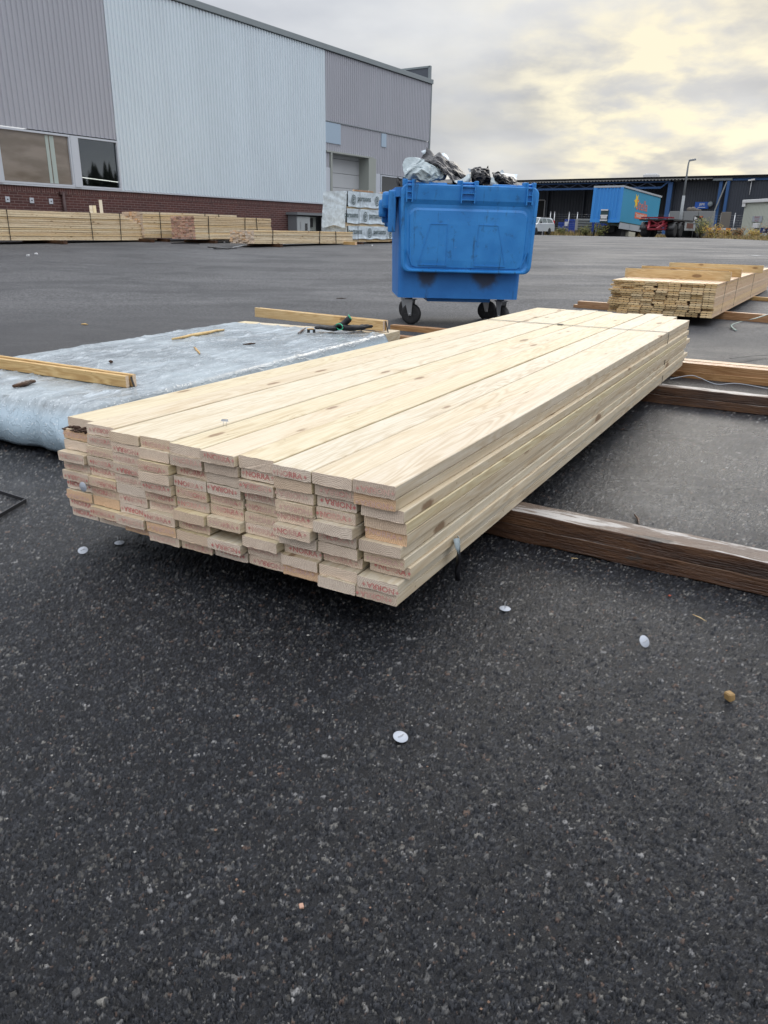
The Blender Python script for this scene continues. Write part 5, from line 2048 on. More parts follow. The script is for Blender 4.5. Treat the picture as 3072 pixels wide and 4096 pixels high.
# ------------------------------------------------------------------ lumber packs along the warehouse
def store_pack(name, Cpx, Lx, Rx, top_y, layers, label, zlift=.11, stepped=False, pink=False, cols=8, az=WAZ, face='bg_wood', dist=None, maxlen=None):
    d = azv(az); e = azv(az + 90)       # d: along, e: toward the camera side
    C = gnd(*Cpx, zlift)
    z0 = C.z
    h = onpl(Cpx[0], top_y, C, Vector((C.x, C.y, 0)).normalized()).z - z0
    nrm = e
    Rr = onpl(Rx, Cpx[1], C, e); L = (Rr - C).dot(d)
    Ll = onpl(Lx, Cpx[1], C, d); W = -(Ll - C).dot(e)
    if dist: W = dist
    root = empty(name, (C.x, C.y, z0), R(90 - az))
    tag(root, label, 'lumber pack', 'lumber packs stored by the warehouse')
    th = h / layers; pw = W / cols
    rnd = random.Random(int(Cpx[0]))
    variants = []
    for k in range(3):
        mb = MB(); board_mesh(mb, L, pw * .955, th * (.90, .84, .93)[k], False, 500 + k, .004, 6, 3)
        me = mb.build('board', [M[face], M['pink_end'] if pink else M['wood_end']])
        variants.append(me)
    used = [False] * 3
    for r_ in range(layers):
        for c_ in range(cols):
            if 0 < c_ < cols - 1 and 0 < r_ < layers - 1 and False:
                continue
            k = rnd.randrange(3)
            if not used[k]:
                o = variants[k]; used[k] = True
            else:
                o = variants[k].copy(); COL.objects.link(o)
            o.parent = root
            sh = rnd.uniform(-.02, .02)
            y = (c_ + .5) * pw + rnd.uniform(-.012, .012)
            if stepped:
                sh += -.10 + .02 * r_ + (0.0 if r_ else 0)
                fr = (layers - 1 - r_) / (layers - 1)
                sh += -stepped * (1 - fr) ** 1.0 if False else 0
            o.location = (sh, y, (layers - 1 - r_) * th)
            if stepped:
                s_ = 1 - stepped * max(0, 1 - r_ / (layers * .55)) * .9 + (.02 if r_ > layers - 4 else 0)
                if r_ == layers - 3: s_ += .03
                o.scale = (s_, 1, 1)
    for k in range(3):
        if not used[k]: bpy.data.objects.remove(variants[k])
    for f_ in ((.16, .62, .80) if L > 3 else (.2, .7)):
        mb = MB()
        x = L * f_
        x1 = x + rnd.uniform(-.08, .05)
        mb.beam((x, -.012, -.004), (x1, -.012, h + .002), .004, .03, 0, Vector((0, 1, 0)))
        mb.beam((x1, -.012, h + .006), (x1, W + .01, h + .006), .03, .004)
        mb.beam((x, W + .01, 0), (x1, W + .01, h), .004, .03, 0, Vector((0, 1, 0)))
        mb.build('strap', M['strap'], root)
    return C, d, e, L, W, h


def ground_beam(p, q, label, wd=.1, th=.1, mat=None, group='dark beams under the stored packs'):
    p = Vector(p); q = Vector(q)
    z0 = min(ground_z(p.x, p.y), ground_z(q.x, q.y)) - .01
    return timber('support_beam', p, q, wd, th, mat or M['weathered'], label, 'beam', group, z0, int(abs(p.x) * 97))


def packs():
    C, d, e, L, W, h = store_pack('lumber_pack', (-90, 961), -300, 600, 834, 14, 'largest stored pack of pale planks with stepped right end, at the far left', stepped=.18, cols=7, dist=1.15, az=31)
    for f_, lab in ((.38, 'dark beam under the left half of the largest stored pack'), (.93, 'dark beam under the stepped end of the largest stored pack')):
        a = C + d * L * f_
        ground_beam(a + e * .55 - d * .0, a - e * 1.2, lab, .12, .11)
    store = [
        ('lumber_pack', (578, 951), 496, 952, 846, 12, 'stored pack behind the stepped one, long, with ochre lower planks', .12, False, False, 8),
        ('lumber_pack', (782, 957), 689, 1087, 864, 13, 'stored pack with a rough pinkish end face, middle of the row', .12, False, True, 8),
        ('lumber_pack', (1018, 975), 921, 1412, 921, 8, 'low pale stored pack in front of the meter cabinet', .10, False, False, 8)]
    res = []
    for s_ in store:
        res.append(store_pack(s_[0], s_[1], s_[2], s_[3], s_[4], s_[5], s_[6], s_[7], s_[8], s_[9], s_[10]))
    for (C, d, e, L, W, h), labs in zip(res, (('dark beam under the left part of the long stored pack', 'dark beam under the right part of the long stored pack'), ('dark beam under the pink-ended pack near its end face', 'dark beam under the far part of the pink-ended pack'), ('dark beam under the low pale pack near its end face', 'beam with bright cut end under the right end of the low pale pack'))):
        for k, (f_, lab) in enumerate(zip((.18, .90), labs)):
            a = C + d * L * f_
            ground_beam(a + e * (.25 if k == 0 else .45), a - e * (W + .1), lab, .11, .10, M['batten'] if 'bright' in lab else None)
    # short sticks standing up behind the stepped pack
    for i, (x, yb, yt, lab) in enumerate(((364, 850, 824, 'short pale stick upright behind the stepped pack, left of three'), (378, 850, 824, 'short pale stick leaning on its neighbour behind the stepped pack'), (403, 850, 801, 'tallest pale stick leaning behind the stepped pack'))):
        P_ = C0 = W0 + wd_ * 0
        a = onpl(x + (6 if i == 2 else 3), yb + 10, W0 - wn * 2.0, wn); b = onpl(x - (2 if i == 2 else 1), yt, W0 - wn * 1.6, wn)
        mb = MB(); mb.beam(Vector((0, 0, -.5)), b - a, .09, .05)
        o = mb.build('wood_stick', M['wood'], None, a); tag(o, lab, 'stick', 'upright sticks behind the stepped pack')


packs()


def logo(mb, M4, s):
    """double ring with an inner curl"""
    for rad, w_ in ((1.0, .16), (.62, .16)):
        n = 26; vs = []
        for j in range(n):
            a = 2 * pi * j / n
            vs += [((rad) * cos(a) * .8 * s, rad * sin(a) * s, 0), ((rad - w_) * cos(a) * .8 * s, (rad - w_) * sin(a) * s, 0)]
        gap = 3 if rad < 1 else 0
        fs = [(2 * j, 2 * ((j + 1) % n), 2 * ((j + 1) % n) + 1, 2 * j + 1) for j in range(n - gap)]
        mb.add(vs, fs, 0, M4)
    mb.add([(-.2 * s, -.2 * s, 0), (.15 * s, -.2 * s, 0), (.2 * s, .15 * s, 0), (-.15 * s, .25 * s, 0)], [(0, 1, 2, 3)], 0, M4)


def wrapped_stack():
    az = WAZ
    d = azv(az); e = azv(az + 90)
    C = gnd(1390, 977)
    tops = {}
    zg = C.z
    rd = Vector((C.x, C.y, 0)).normalized()

    def zof(py): return onpl(1390, py, C, rd).z
    L = 5.2
    W = -(onpl(1297, 900, C, d) - C).dot(e)
    rnd = random.Random(8)
    data = [(zof(824), zof(763.5), (0.28, 1.62, 3.0, 4.3), 'topmost of three white-wrapped lumber packages, printed wrap'),
            (zof(890), zof(833.5), (-.30, 1.00, 2.35, 3.7), 'middle of three white-wrapped lumber packages, wrap torn at its lower left'),
            (zof(953), zof(903), (-.15, 1.18, 2.45, 3.8), 'bottom of three white-wrapped lumber packages, on the ground beams')]
    for i, (za, zb_, logos, lab) in enumerate(data):
        base_h = .11
        root = empty('wrapped_lumber_package', (C.x, C.y, za - base_h), R(90 - az))
        tag(root, lab, 'wrapped package', 'wrapped lumber packages stacked by the gate')
        H = zb_ - za + base_h
        sh = (0, -.06, .02)[i]
        # wood showing below the film
        mb = MB()
        for k in range(2):
            mb.box((sh + L / 2 + .02, W / 2, .03 + k * .055), (L, W - .03, .05))
        mb.build('lumber_core', M['bg_wood'], root)
        mb = MB()
        nx, nz = 60, 14
        def surf(fn, nu, nv_):
            vs = [fn(a / nu, b / nv_) for b in range(nv_ + 1) for a in range(nu + 1)]
            fs = [(b * (nu + 1) + a, b * (nu + 1) + a + 1, (b + 1) * (nu + 1) + a + 1, (b + 1) * (nu + 1) + a) for b in range(nv_) for a in range(nu)]
            mb.add(vs, fs, 0, None, True)
        def wr(x, z, k): return (1 - abs(noise.noise(Vector((x * 1.6 + k, z * 5 + x * 1.5, k)))) * 2.2) * .012
        zlo = base_h - .02
        # camera side
        surf(lambda u, v: (sh + L * u, -.01 - wr(L * u, v, i * 3) - (.015 if v < .1 else 0), zlo + (H - zlo) * v + (.012 * sin(u * 40 + i) if v < .02 else 0)), 90, nz)
        # end
        hang = (.26, .30, .0)[i]
        surf(lambda u, v: (sh - .015 - wr(W * u, v * .5, i * 3 + 1) * 1.2 - (.05 * (1 - v) * (1 if i < 2 else .3)), W * (1 - u) , (zlo - hang * .35 * (1 - v)) + (H - zlo + 0) * v - (.035 * sin(u * 7 + i) * (1 - v))), 40, nz)
        # top and back
        surf(lambda u, v: (sh + L * u, -.012 + (W + .02) * v, H + .004 * sin(u * 60)), 30, 4)
        surf(lambda u, v: (sh + L * (1 - u), W + .012, zlo + (H - zlo) * v), 8, 2)
        surf(lambda u, v: (sh + L, W * u, zlo + (H - zlo) * v), 8, 2)
        film_ = mb.build('plastic_wrap', M['wrap'], root)
        for lx in logos:
            X = framed(Vector((1, 0, 0)), Vector((0, 0, 1)), Vector((0, -1, 0)), Vector((lx + sh, -.045, zlo + (H - zlo) * .47)))
            if lx > -.1:
                lg = MB(); logo(lg, X, .15); lg.build('printed_emblem', M['wrap_print'], root)
            Y = X @ Matrix.Translation((.60, .0, 0))
            if lx < -.1: Y = X @ Matrix.Translation((.52, 0, 0))
            lg = MB(); put_text(lg, 'perssons', Y, .74, .17, 0, .012)
            lg.build('printed_word', M['wrap_print'], root)
        for sx in (.62 - i * .05, 2.05 + i * .1, 3.6):
            s_ = MB()
            s_.beam((sx, -.052, 0), (sx, -.046, H), .004, .02, 0, Vector((0, 1, 0)))
            s_.beam((sx, -.048, H + .010), (sx, W + .02, H + .010), .02, .004)
            s_.build('strap', M['steel'], root)
    # battens between, on top and under
    zt_ = data[0][1]
    for k, (x0, x1, lab) in enumerate(((.35, .0, 'brown batten on top of the wrapped packages, left one'), (1.9, 0, 'brown batten on top of the wrapped packages, middle one'), (3.3, 0, 'brown batten on top of the wrapped packages, right one'))):
        a = C + d * x0 - e * (.02); b = C + d * (x0 + 1.15) - e * .06
        timber('batten', (a.x, a.y, 0), (b.x, b.y, 0), .06, .045, M['beam_fresh'], lab, 'batten', 'battens on the wrapped packages', zt_ + .012, 300 + k)
    for k, (x0, lab) in enumerate(((.5, 'dark beam under the left part of the wrapped packages'), (2.6, 'dark beam under the middle of the wrapped packages'), (4.4, 'dark beam under the right part of the wrapped packages'))):
        a = C + d * x0
        ground_beam(a + e * .25, a - e * (W + .1), lab, .12, max(.06, data[2][0] - .11 - zg + .005), group='dark beams under the wrapped packages')


wrapped_stack()


# scraps of strap between the packs and the yard
def scrap_strap(px0, px1, label, mat='strap', th=.03):
    a = gnd(*px0); b = gnd(*px1)
    mb = MB(); mb.beam(Vector((0, 0, .012)), (b - a) + Vector((0, 0, .012)), .12, .02)
    o = mb.build('steel_strip', M[mat], None, a); tag(o, label, 'metal strip')


scrap_strap((686, 975), (798, 977), 'flat dark strip on the asphalt below the pink-ended pack')
scrap_strap((838, 990), (915, 997), 'upper dark strip on the asphalt left of the low pale pack')
scrap_strap((860, 997), (942, 994), 'lower dark strip on the asphalt left of the low pale pack')
mb = MB()
pts = curve_pts([gnd(930, 993) + Vector((0, 0, .02)), gnd(975, 991) + Vector((0, 0, .06)), gnd(1000, 988) + Vector((0, 0, .10)), gnd(1014, 983) + Vector((0, 0, .12))])
mb.tube([p - pts[0] for p in pts], .012, 5)
o = mb.build('curled_wire', M['steel'], None, pts[0]); tag(o, 'pale curled wire on the asphalt before the low pale pack', 'wire')
for (x, y, lab) in ((145, 1019, 'small white paper scrap on the asphalt in front of the largest stored pack'), (112, 1026, 'tiny white scrap left of the other before the largest stored pack'), (897, 971, 'crumpled white scrap in front of the pink-ended pack'), (1489, 985, 'white scrap on the asphalt in front of the wrapped packages')):
    chip(x, y, (.07, .05, .04), M['white_flat'], lab, 'paper_scrap', 'scrap')


# ------------------------------------------------------------------ far side of the yard
def local_root(name, px_, dist, az_x, zadd=0.0, py=940):
    """Empty on the ground, dist metres out in the direction of column px_; local x points along az_x"""
    p = atdist(px_, py, dist)
    z = ground_z(p.x, p.y) + zadd
    return empty(name, (p.x, p.y, z), R(90 - az_x))


def wheel(mb_t, mb_r, c, r_, w_, axis='y'):
    Mx = Matrix.Translation(c) @ Matrix.Rotation(R(90), 4, 'X')
    mb_t.lathe([(r_ * .62, -w_ / 2), (r_ * .93, -w_ / 2), (r_, -w_ * .3), (r_, w_ * .3), (r_ * .93, w_ / 2), (r_ * .62, w_ / 2)], Mx, 24)
    if mb_r: mb_r.lathe([(r_ * .15, -w_ * .38), (r_ * .60, -w_ * .45), (r_ * .60, w_ * .45), (r_ * .15, w_ * .38)], Mx, 20)


def car():
    # local x = forward
    p = atdist(2134, 941, 71)
    root = empty('estate_car', (p.x, p.y, ground_z(p.x, p.y)), 0)
    fwd = azv(215.5)
    root.rotation_euler = (0, 0, rz_of(fwd))
    tag(root, 'white boxy estate car parked behind the waste container', 'car')
    mb = MB()
    # side profile (x, z): nose to tail
    low = [(2.30, .30), (2.36, .45), (2.34, .66), (2.25, .78), (1.15, .93), (-2.28, .96), (-2.36, .60), (-2.32, .32)]
    W_ = .87
    def loft(secs, mi=0):
        n = len(secs[0])
        vs = [p for s_ in secs for p in s_]
        fs = []
        for i in range(len(secs) - 1):
            for j in range(n):
                fs.append((i * n + j, i * n + (j + 1) % n, (i + 1) * n + (j + 1) % n, (i + 1) * n + j))
        fs.append(tuple(reversed(range(n)))); fs.append(tuple((len(secs) - 1) * n + j for j in range(n)))
        mb.add(vs, fs, mi)
    ys = [(-W_, .94), (-W_ * .97, 1.0), (W_ * .97, 1.0), (W_, .94)]
    loft([[(x * (1 if k in (1, 2) else .985), y, z if k in (1, 2) else .30 + (z - .30) * .985) for (x, z) in low] for k, (y, _) in enumerate(ys)])
    # greenhouse
    cab = [(1.10, .93), (.42, 1.38), (.20, 1.42), (-1.95, 1.41), (-2.12, 1.34), (-2.27, .95)]
    loft([[(x, s * (W_ - .05 if z < 1.2 else W_ - .19), z) for (x, z) in cab] for s in (-1, 1)])
    mb.build('body', M['car_white'], root)
    # windows, left and right: set proud of the leaning sides
    def side_pt(x, z, s):
        t = (z - .95) / (1.38 - .95)
        y = (W_ - .05) + ((W_ - .19) - (W_ - .05)) * t
        return (x, s * (y + .006), z)
    for s in (-1, 1):
        for q in (((.86, 1.0), (.40, 1.33), (.10, 1.35), (.10, 1.0)), ((.02, 1.0), (.02, 1.35), (-.82, 1.35), (-.82, 1.0)), ((-.92, 1.0), (-.92, 1.35), (-1.88, 1.34), (-2.08, 1.0))):
            g = MB()
            a = [side_pt(x, z, s) for x, z in q]
            b = [(x, y - s * .012, z) for x, y, z in a]
            g.add(a + b, [(0, 1, 2, 3), (7, 6, 5, 4), (0, 4, 5, 1), (1, 5, 6, 2), (2, 6, 7, 3), (3, 7, 4, 0)])
            g.build('side_window', M['car_glass'], root)
    g = MB()
    g.add([(1.06, -.76, .97), (1.06, .76, .97), (.47, .66, 1.36), (.47, -.66, 1.36)], [(0, 1, 2, 3)])
    wso = g.build('windscreen', M['car_glass'], root)
    wso.modifiers.new('t', 'SOLIDIFY').thickness = .015
    wso.location = (.012, 0, .012)
    g = MB(); g.box((-2.30, 0, 1.14), (.03, 1.3, .34)); g.build('rear_window', M['car_glass'], root)
    for s in (-1, 1):
        g = MB(); g.box((2.33, s * .62, .66), (.06, .38, .16), 0, None, .02); g.build('headlight', NT('lamp_glass', (.5, .5, .48), .1).mat, root)
        g = MB(); g.box((-2.33, s * .76, .95), (.06, .14, .55), 0, None, .02); g.build('tail_light', M['red_flat'], root)
        g = MB(); g.box((.70, s * (W_ + .09), 1.02), (.10, .18, .13), 0, None, .02); g.build('mirror', M['black'], root)
        g = MB(); g.tube([(.1, s * .60, 1.45), (-1.8, s * .60, 1.45)], .015, 6); g.build('roof_rail', M['black'], root)
    g = MB(); g.box((2.36, 0, .62), (.04, .7, .15), 0, None, .02); g.build('grille', M['black'], root)
    g = MB(); g.box((2.36, 0, .40), (.10, 1.7, .16), 0, None, .04); g.build('bumper', M['chassis_grey'], root)
    g = MB(); g.box((-2.36, 0, .45), (.10, 1.7, .20), 0, None, .04); g.build('bumper', M['chassis_grey'], root)
    for x in (1.42, -1.28):
        for s in (-1, 1):
            c_ = empty('wheel', (x, s * (W_ - .08), .31)); c_.parent = root
            t_ = MB(); r_ = MB(); wheel(t_, r_, (0, 0, 0), .31, .20)
            t_.build('tyre', M['rubber'], c_); r_.build('rim', M['rim_black'], c_)


car()


def semi_trailer():
    # front face near, rear away to the right
    a = atdist(2361, 889, 68.5)
    az = 37.0
    d = azv(az); e = azv(az + 90)
    # near-left-bottom corner of the box = a ; box spans +e*2.5 to the right, +d*9.4 away
    zb = a.z
    gz = ground_z(a.x, a.y)
    root = empty('box_trailer', (a.x, a.y, gz))
    root.rotation_euler = (0, 0, R(90 - az))
    tag(root, 'tilted blue box trailer with an orange and yellow painted side, resting on its legs', 'trailer')
    L, W_, H = 9.2, 2.45, 2.62
    tilt = R(2.4)
    z0 = zb - gz
    T = Matrix.Translation((0, 0, z0)) @ Matrix.Rotation(tilt, 4, 'Y')
    # local: x away (d), y = left of d => -e ; box occupies y in [-2.5, 0]
    mb = MB()
    mb.box((L / 2, -W_ / 2, H / 2 + .02), (L - .1, W_ - .08, H - .1), 0, T)
    mb.build('box_body', M['curtain'], root)
    # corrugated front
    mb = MB()
    n = 7
    x = 0
    pts = []
    pw = (W_ - .44) / n
    for i in range(n):
        s_ = .22 + i * pw
        pts += [(s_, 0), (s_ + pw * .3, 0), (s_ + pw * .45, .05), (s_ + pw * .85, .05)]
    pts.append((W_ - .22, 0))
    vs = []
    for (u, dp) in pts:
        vs += [(dp - .02, -u, .25), (dp - .02, -u, H - .02)]
    fs = [(2 * i, 2 * i + 1, 2 * i + 3, 2 * i + 2) for i in range(len(pts) - 1)]
    mb.add(vs, fs, 0, T)
    mb.box((-.01, -.10, H / 2), (.08, .24, H), 0, T); mb.box((-.01, -W_ + .10, H / 2), (.08, .24, H), 0, T)
    mb.box((-.01, -W_ / 2, .12), (.07, W_, .26), 0, T)
    mb.build('front_wall', M['trailer_blue'], root)
    mb = MB()
    mb.box((L / 2, -W_ / 2, H + .06), (L + .1, W_ + .06, .14), 0, T)
    mb.build('roof_rail', M['skirt'], root)
    mb = MB()
    mb.box((-.10, -1.18, .46), (.12, .62, .95), 0, T)
    mb.build('front_box', NT('dark_green_box', (.02, .05, .05), .5).mat, root)
    mb = MB()
    for zz in (.15, .50, .92): mb.box((-.18, -1.18, zz), (.05, .60, .10), 0, T)
    mb.box((-.18, -1.18, .42), (.03, .5, .28), 0, T)
    mb.build('front_coupling', M['white_flat'], root)
    mb = MB()
    for k in range(4):
        mb.box((1.2 + k * 2.25, -W_ + .0, -.22), (2.18, .06, .46), 0, T)
    mb.build('side_skirt', M['skirt'], root)
    mb = MB(); mb.box((L / 2, -W_ - .005, .04), (L, .05, .09), 0, T); mb.build('side_rail', NT('dirty_green_rail', (.03, .06, .05), .7).mat, root)
    # painted side
    Y = -W_ - .012
    def side(u, v): return T @ Vector((u, Y + .05 - .048, v))
    sx = T.to_3x3() @ Vector((1, 0, 0)); sz = T.to_3x3() @ Vector((0, 0, 1))
    lx = MB()
    put_text(lx, 'Stella', framed(sx, sz, Vector((0, -1, 0)), T @ Vector((4.75, -W_ + .025, 1.62))), 2.7, .80, 0, .0)
    lx.build('painted_lettering', M['orange'], root)
    st = MB()
    pts = []
    for k in range(12):
        a_ = R(30 * k); rr = .62 if k % 2 == 0 else .30
        pts.append((3.30 + rr * cos(a_) * .9, -W_ + .028, 1.85 + rr * 1.05 * sin(a_)))
    st.add(pts, [tuple(range(12))], 0, T)
    st.build('painted_star', M['yellow'], root)
    bn = MB(); bn.box((4.8, -W_ + .03, .78), (2.9, .012, .48), 0, T); b_ = bn.build('painted_banner', M['orange'], root)
    tx = MB(); put_text(tx, 'TRANSPORT AB', framed(sx, sz, Vector((0, -1, 0)), T @ Vector((4.8, -W_ + .018, .78))), 2.6, .30, 0, .02); tx.build('painted_lettering', M['white_flat'], b_)
    # chassis, legs, wheels at the rear
    mb = MB()
    mb.box((L / 2 + .4, -W_ / 2, -.45), (L - 1.2, 1.0, .5), 0, T)
    mb.box((2.2, -W_ / 2, -.85), (1.6, 1.9, .9), 0, T)
    mb.build('chassis', M['black'], root)
    for yy in (-.5, -W_ + .5):
        mb = MB(); mb.beam((1.9, yy, .02), (1.9, yy, z0 - .2), .14, .14); mb.box((1.9, yy, .04), (.3, .3, .06)); mb.build('landing_leg', M['rim_black'], root)
    mb = MB(); mb.beam((.2, -.30, .02), (.3, -.35, z0 - .1), .1, .1); mb.build('prop', M['black'], root)
    t_ = MB(); r_ = MB()
    for xx in (7.0, 8.3):
        for yy in (-.2, -W_ + .2):
            wheel(t_, r_, (xx, yy, .48), .48, .35)
    t_.build('tyres', M['rubber'], root); r_.build('rims', M['chassis_grey'], root)
    mb = MB(); mb.box((3.2, -W_ + .2, -.75), (1.5, .4, .4), 0, T, .03); mb.build('fuel_tank', NT('cream_box', (.5, .48, .38), .5).mat, root)


semi_trailer()


def chassis_trailer():
    az = 36.5
    a = atdist(2549, 949, 61.5)
    root = empty('container_chassis', (a.x, a.y, ground_z(a.x, a.y)))
    root.rotation_euler = (0, 0, R(90 - az))
    tag(root, 'low red and grey container chassis with black mudguards, right of the box trailer', 'trailer')
    W_ = 2.5; L = 8.4
    mb = MB()
    for y in (-.75, -1.75):
        mb.box((L / 2 - .2, y, .98), (L - .2, .14, .26))
    mb.box((.15, -1.25, 1.32), (.20, 2.3, .10)); mb.box((.15, -1.25, .78), (.16, 1.5, .12))
    for k in range(6): mb.box((.6 + k * 1.4, -1.25, 1.02), (.12, 1.0, .2))
    mb.beam((-.9, -1.6, .55), (.3, -1.9, 1.0), .12, .12); mb.beam((-.9, -1.0, .55), (.3, -.7, 1.0), .12, .12); mb.beam((-.95, -1.0, .55), (-.95, -1.6, .55), .12, .12)
    mb.beam((.1, -2.0, .6), (.1, -.6, 1.25), .07, .07); mb.beam((.1, -.6, .6), (.1, -2.0, 1.25), .07, .07)
    mb.box((.2, -1.3, .55), (.2, 1.3, .12))
    mb.build('red_frame', M['red_steel'], root)
    mb = MB(); mb.box((L / 2, -1.25, 1.20), (L, 2.3, .06)); mb.box((L / 2, -2.48, 1.16), (L, .05, .08)); mb.box((L / 2, -.02, 1.16), (L, .05, .08))
    mb.build('deck_rails', M['rim_black'], root)
    mb = MB(); mb.box((4.2, -2.42, .80), (2.7, .06, .60), 0, None, .01); gp = mb.build('side_panel', M['chassis_grey'], root)
    mb = MB(); mb.box((4.1, -2.456, .84), (1.7, .015, .36)); mb.build('advert_board', NT('brown_board', (.16, .07, .05), .6).mat, gp)
    for (x, ys) in ((.75, (-.32, -2.18)), (2.1, (-.32, -2.18)), (6.4, (-.32, -2.18)), (7.7, (-.32, -2.18))):
        for y in ys:
            c_ = empty('wheel', (x, y, .47)); c_.parent = root
            t_ = MB(); r_ = MB(); wheel(t_, r_, (0, 0, 0), .47, .5)
            t_.build('tyre', M['rubber'], c_); r_.build('rim', M['chassis_grey'], c_)
            f = MB()
            vs = []
            n = 10
            for j in range(n + 1):
                q = R(180 * j / n)
                for yy in (-.30, .30):
                    vs.append((x + .58 * cos(q), y + yy, .50 + .56 * sin(q)))
            f.add(vs, [(2 * j, 2 * j + 1, 2 * j + 3, 2 * j + 2) for j in range(n)], 0, None, True)
            fo = f.build('mudguard', M['rim_black'], root)
            fo.modifiers.new('t', 'SOLIDIFY').thickness = .03


chassis_trailer()


def lamp_post():
    a = atdist(2713, 940, 66)
    z = ground_z(a.x, a.y)
    top = atdist(2748, 640, 66)
    root = empty('lamp_post', (a.x, a.y, z))
    tag(root, 'tall grey lamp post standing between the chassis trailer and the sign', 'lamp post')
    h = top.z - z
    mb = MB()
    mb.tube([(0, 0, 0), (0, 0, h * .55)], [.125, .105], 14)
    mb.tube([(0, 0, h * .55), (0, 0, h * .93), (.02, 0, h - .12), (.08, 0, h - .03)], [.078, .06, .055, .05], 12)
    mb.build('pole', NT('lamp_pole_grey', (.26, .28, .29), .5).mat, root)
    mb = MB(); mb.beam((.02, 0, h - .04), (.50, 0, h + .05), .24, .14, 0, Vector((0, 0, 1)), .03); mb.build('lamp_head', NT('lamp_head_grey', (.25, .27, .29), .4).mat, root)


lamp_post()


# hall across the yard ------------------------------------------------
def far_hall():
    ZR = 7.7
    PL = onz(2020, 729, ZR); PR = onz(3072, 706, ZR)
    ex = (PR - PL); LL = ex.length; ex.normalize()
    ny = Vector((-ex.y, ex.x, 0))
    if ny.y < 0: ny = -ny          # away from the camera
    root = empty('industrial_hall')
    org = Vector((PL.x, PL.y, .80)) - Vector((0, 0, 0))
    root.matrix_world = framed(ex, ny, Vector((0, 0, 1)), org)
    tag(root, 'long dark hall across the yard with an open blue-trussed canopy', 'industrial hall')
    inv = root.matrix_world.inverted()

    def q(px_, py_, off=0.0):
        p = onpl(px_, py_, org + ny * off, ny)
        return inv @ p
    ztop = ZR - .80
    xL = q(1950, 800)[0] - 4; xCol = q(2672, 800)[0]; xW2 = q(2905, 800)[0]; xEnd = q(3072, 800)[0] + 25

    def corr(name, x0, x1, y, z0, z1, mat, pitch=.3, dep=.05):
        mb = MB(); n = int((x1 - x0) / pitch); pts = []
        for i in range(n):
            a = x0 + i * pitch; pts += [(a, 0), (a + pitch * .4, 0), (a + pitch * .5, -dep), (a + pitch * .9, -dep)]
        pts.append((x1, 0)); vs = []
        for p in pts: vs += [(p[0], y + p[1], z0), (p[0], y + p[1], z1)]
        mb.add(vs, [(2 * i, 2 * i + 1, 2 * i + 3, 2 * i + 2) for i in range(len(pts) - 1)])
        return mb.build(name, mat, root)
    BACK = 9.0
    bw = corr('back_wall', xL, xCol + 1, BACK, 0, ztop, M['clad_dark'], .45)
    corr('side_wall', xCol + .3, xW2 + .1, 1.2, 0, ztop - .3, M['clad_dark'], .3)
    corr('front_wall', xW2, xEnd, -.02, 0, ztop - .38, M['clad_dark'], .3)
    mb = MB(); mb.box((xCol + .2, 5, ztop / 2), (.2, 8, ztop)); mb.build('return_wall', M['clad_dark'], root)
    # roof slab
    mb = MB(); mb.box(((xL + xEnd) / 2, 9, ztop + .02), (xEnd - xL, 19, .22)); mb.build('roof', NT('roof_felt', (.03, .032, .035), .8).mat, root)
    # corrugated canopy edge
    mb = MB(); n = int((xW2 - 1.8 - xL) / .42)
    for i in range(n):
        x = xL + i * .42
        mb.box((x, -.62, ztop - .18), (.20, .35, .10))
    mb.box(((xL + xW2 - 1.8) / 2, -.55, ztop - .09), (xW2 - 1.8 - xL, .5, .06))
    mb.build('roof_sheet_edge', NT('roof_sheet', (.24, .235, .22), .6).mat, root)
    mb = MB(); mb.box(((xL + xEnd) / 2, -.3, ztop + .16), (xEnd - xL, .9, .07)); mb.build('roof_cap', M['trim_dark'], root)
    mb = MB(); mb.box(((xW2 + .3 + xEnd) / 2, -.15, ztop - .20), (xEnd - xW2 - .3, .25, .34)); mb.build('blue_fascia', M['blue_col'], root)
    mb = MB(); mb.box((xW2 - .7, -.3, ztop - .2), (2.2, .3, .30)); mb.build('gutter_end', M['trim_grey'], root)
    # truss
    xt0, xt1 = xL, q(2644, 750)[0]
    zc = q(2300, 756)[2]; zc2 = zc
    mb = MB()
    mb.box(((xt0 + xt1) / 2, 0, zc), (xt1 - xt0, .22, .24))
    mb.box(((xL + xCol) / 2, 0, ztop - .35), (xCol - xL, .2, .16))
    mb.beam((xt1, 0, zc), (xCol - .3, 0, ztop - .4), .16, .18, 0, Vector((0, 1, 0)))
    tr = mb.build('truss_chord', M['blue_col'], root)
    mb = MB(); k = 0; x = xt0
    stp = 1.15
    while x + stp < xt1:
        a = (x, 0, zc + .1 if k % 2 == 0 else ztop - .4); b = (x + stp, 0, ztop - .4 if k % 2 == 0 else zc + .1)
        mb.beam(a, b, .09, .09, 0, Vector((0, 1, 0))); x += stp; k += 1
    mb.build('truss_web', NT('truss_blue_grey', (.05, .07, .12), .5).mat, root)
    # columns
    for (px_, w_, y) in ((2675, .55, 0), (2875, .38, .0), (2906, .34, -.25)):
        mb = MB(); xx = q(px_, 800)[0]; mb.box((xx, y, (ztop - .4) / 2), (w_, .35, ztop - .4), 0, None, .02); mb.build('column', M['blue_col'], root)
    for px_ in (2190, 2335):
        p = onpl(px_, 800, org + ny * (BACK - .3), ny); xx = (inv @ p)[0]
        mb = MB(); mb.box((xx, BACK - .3, ztop / 2), (.25, .3, ztop)); mb.build('column', NT('dim_column', (.06, .07, .09), .5).mat, root)
    xb0 = q(2911, 720)[0]; xb1 = q(2858, 850)[0]
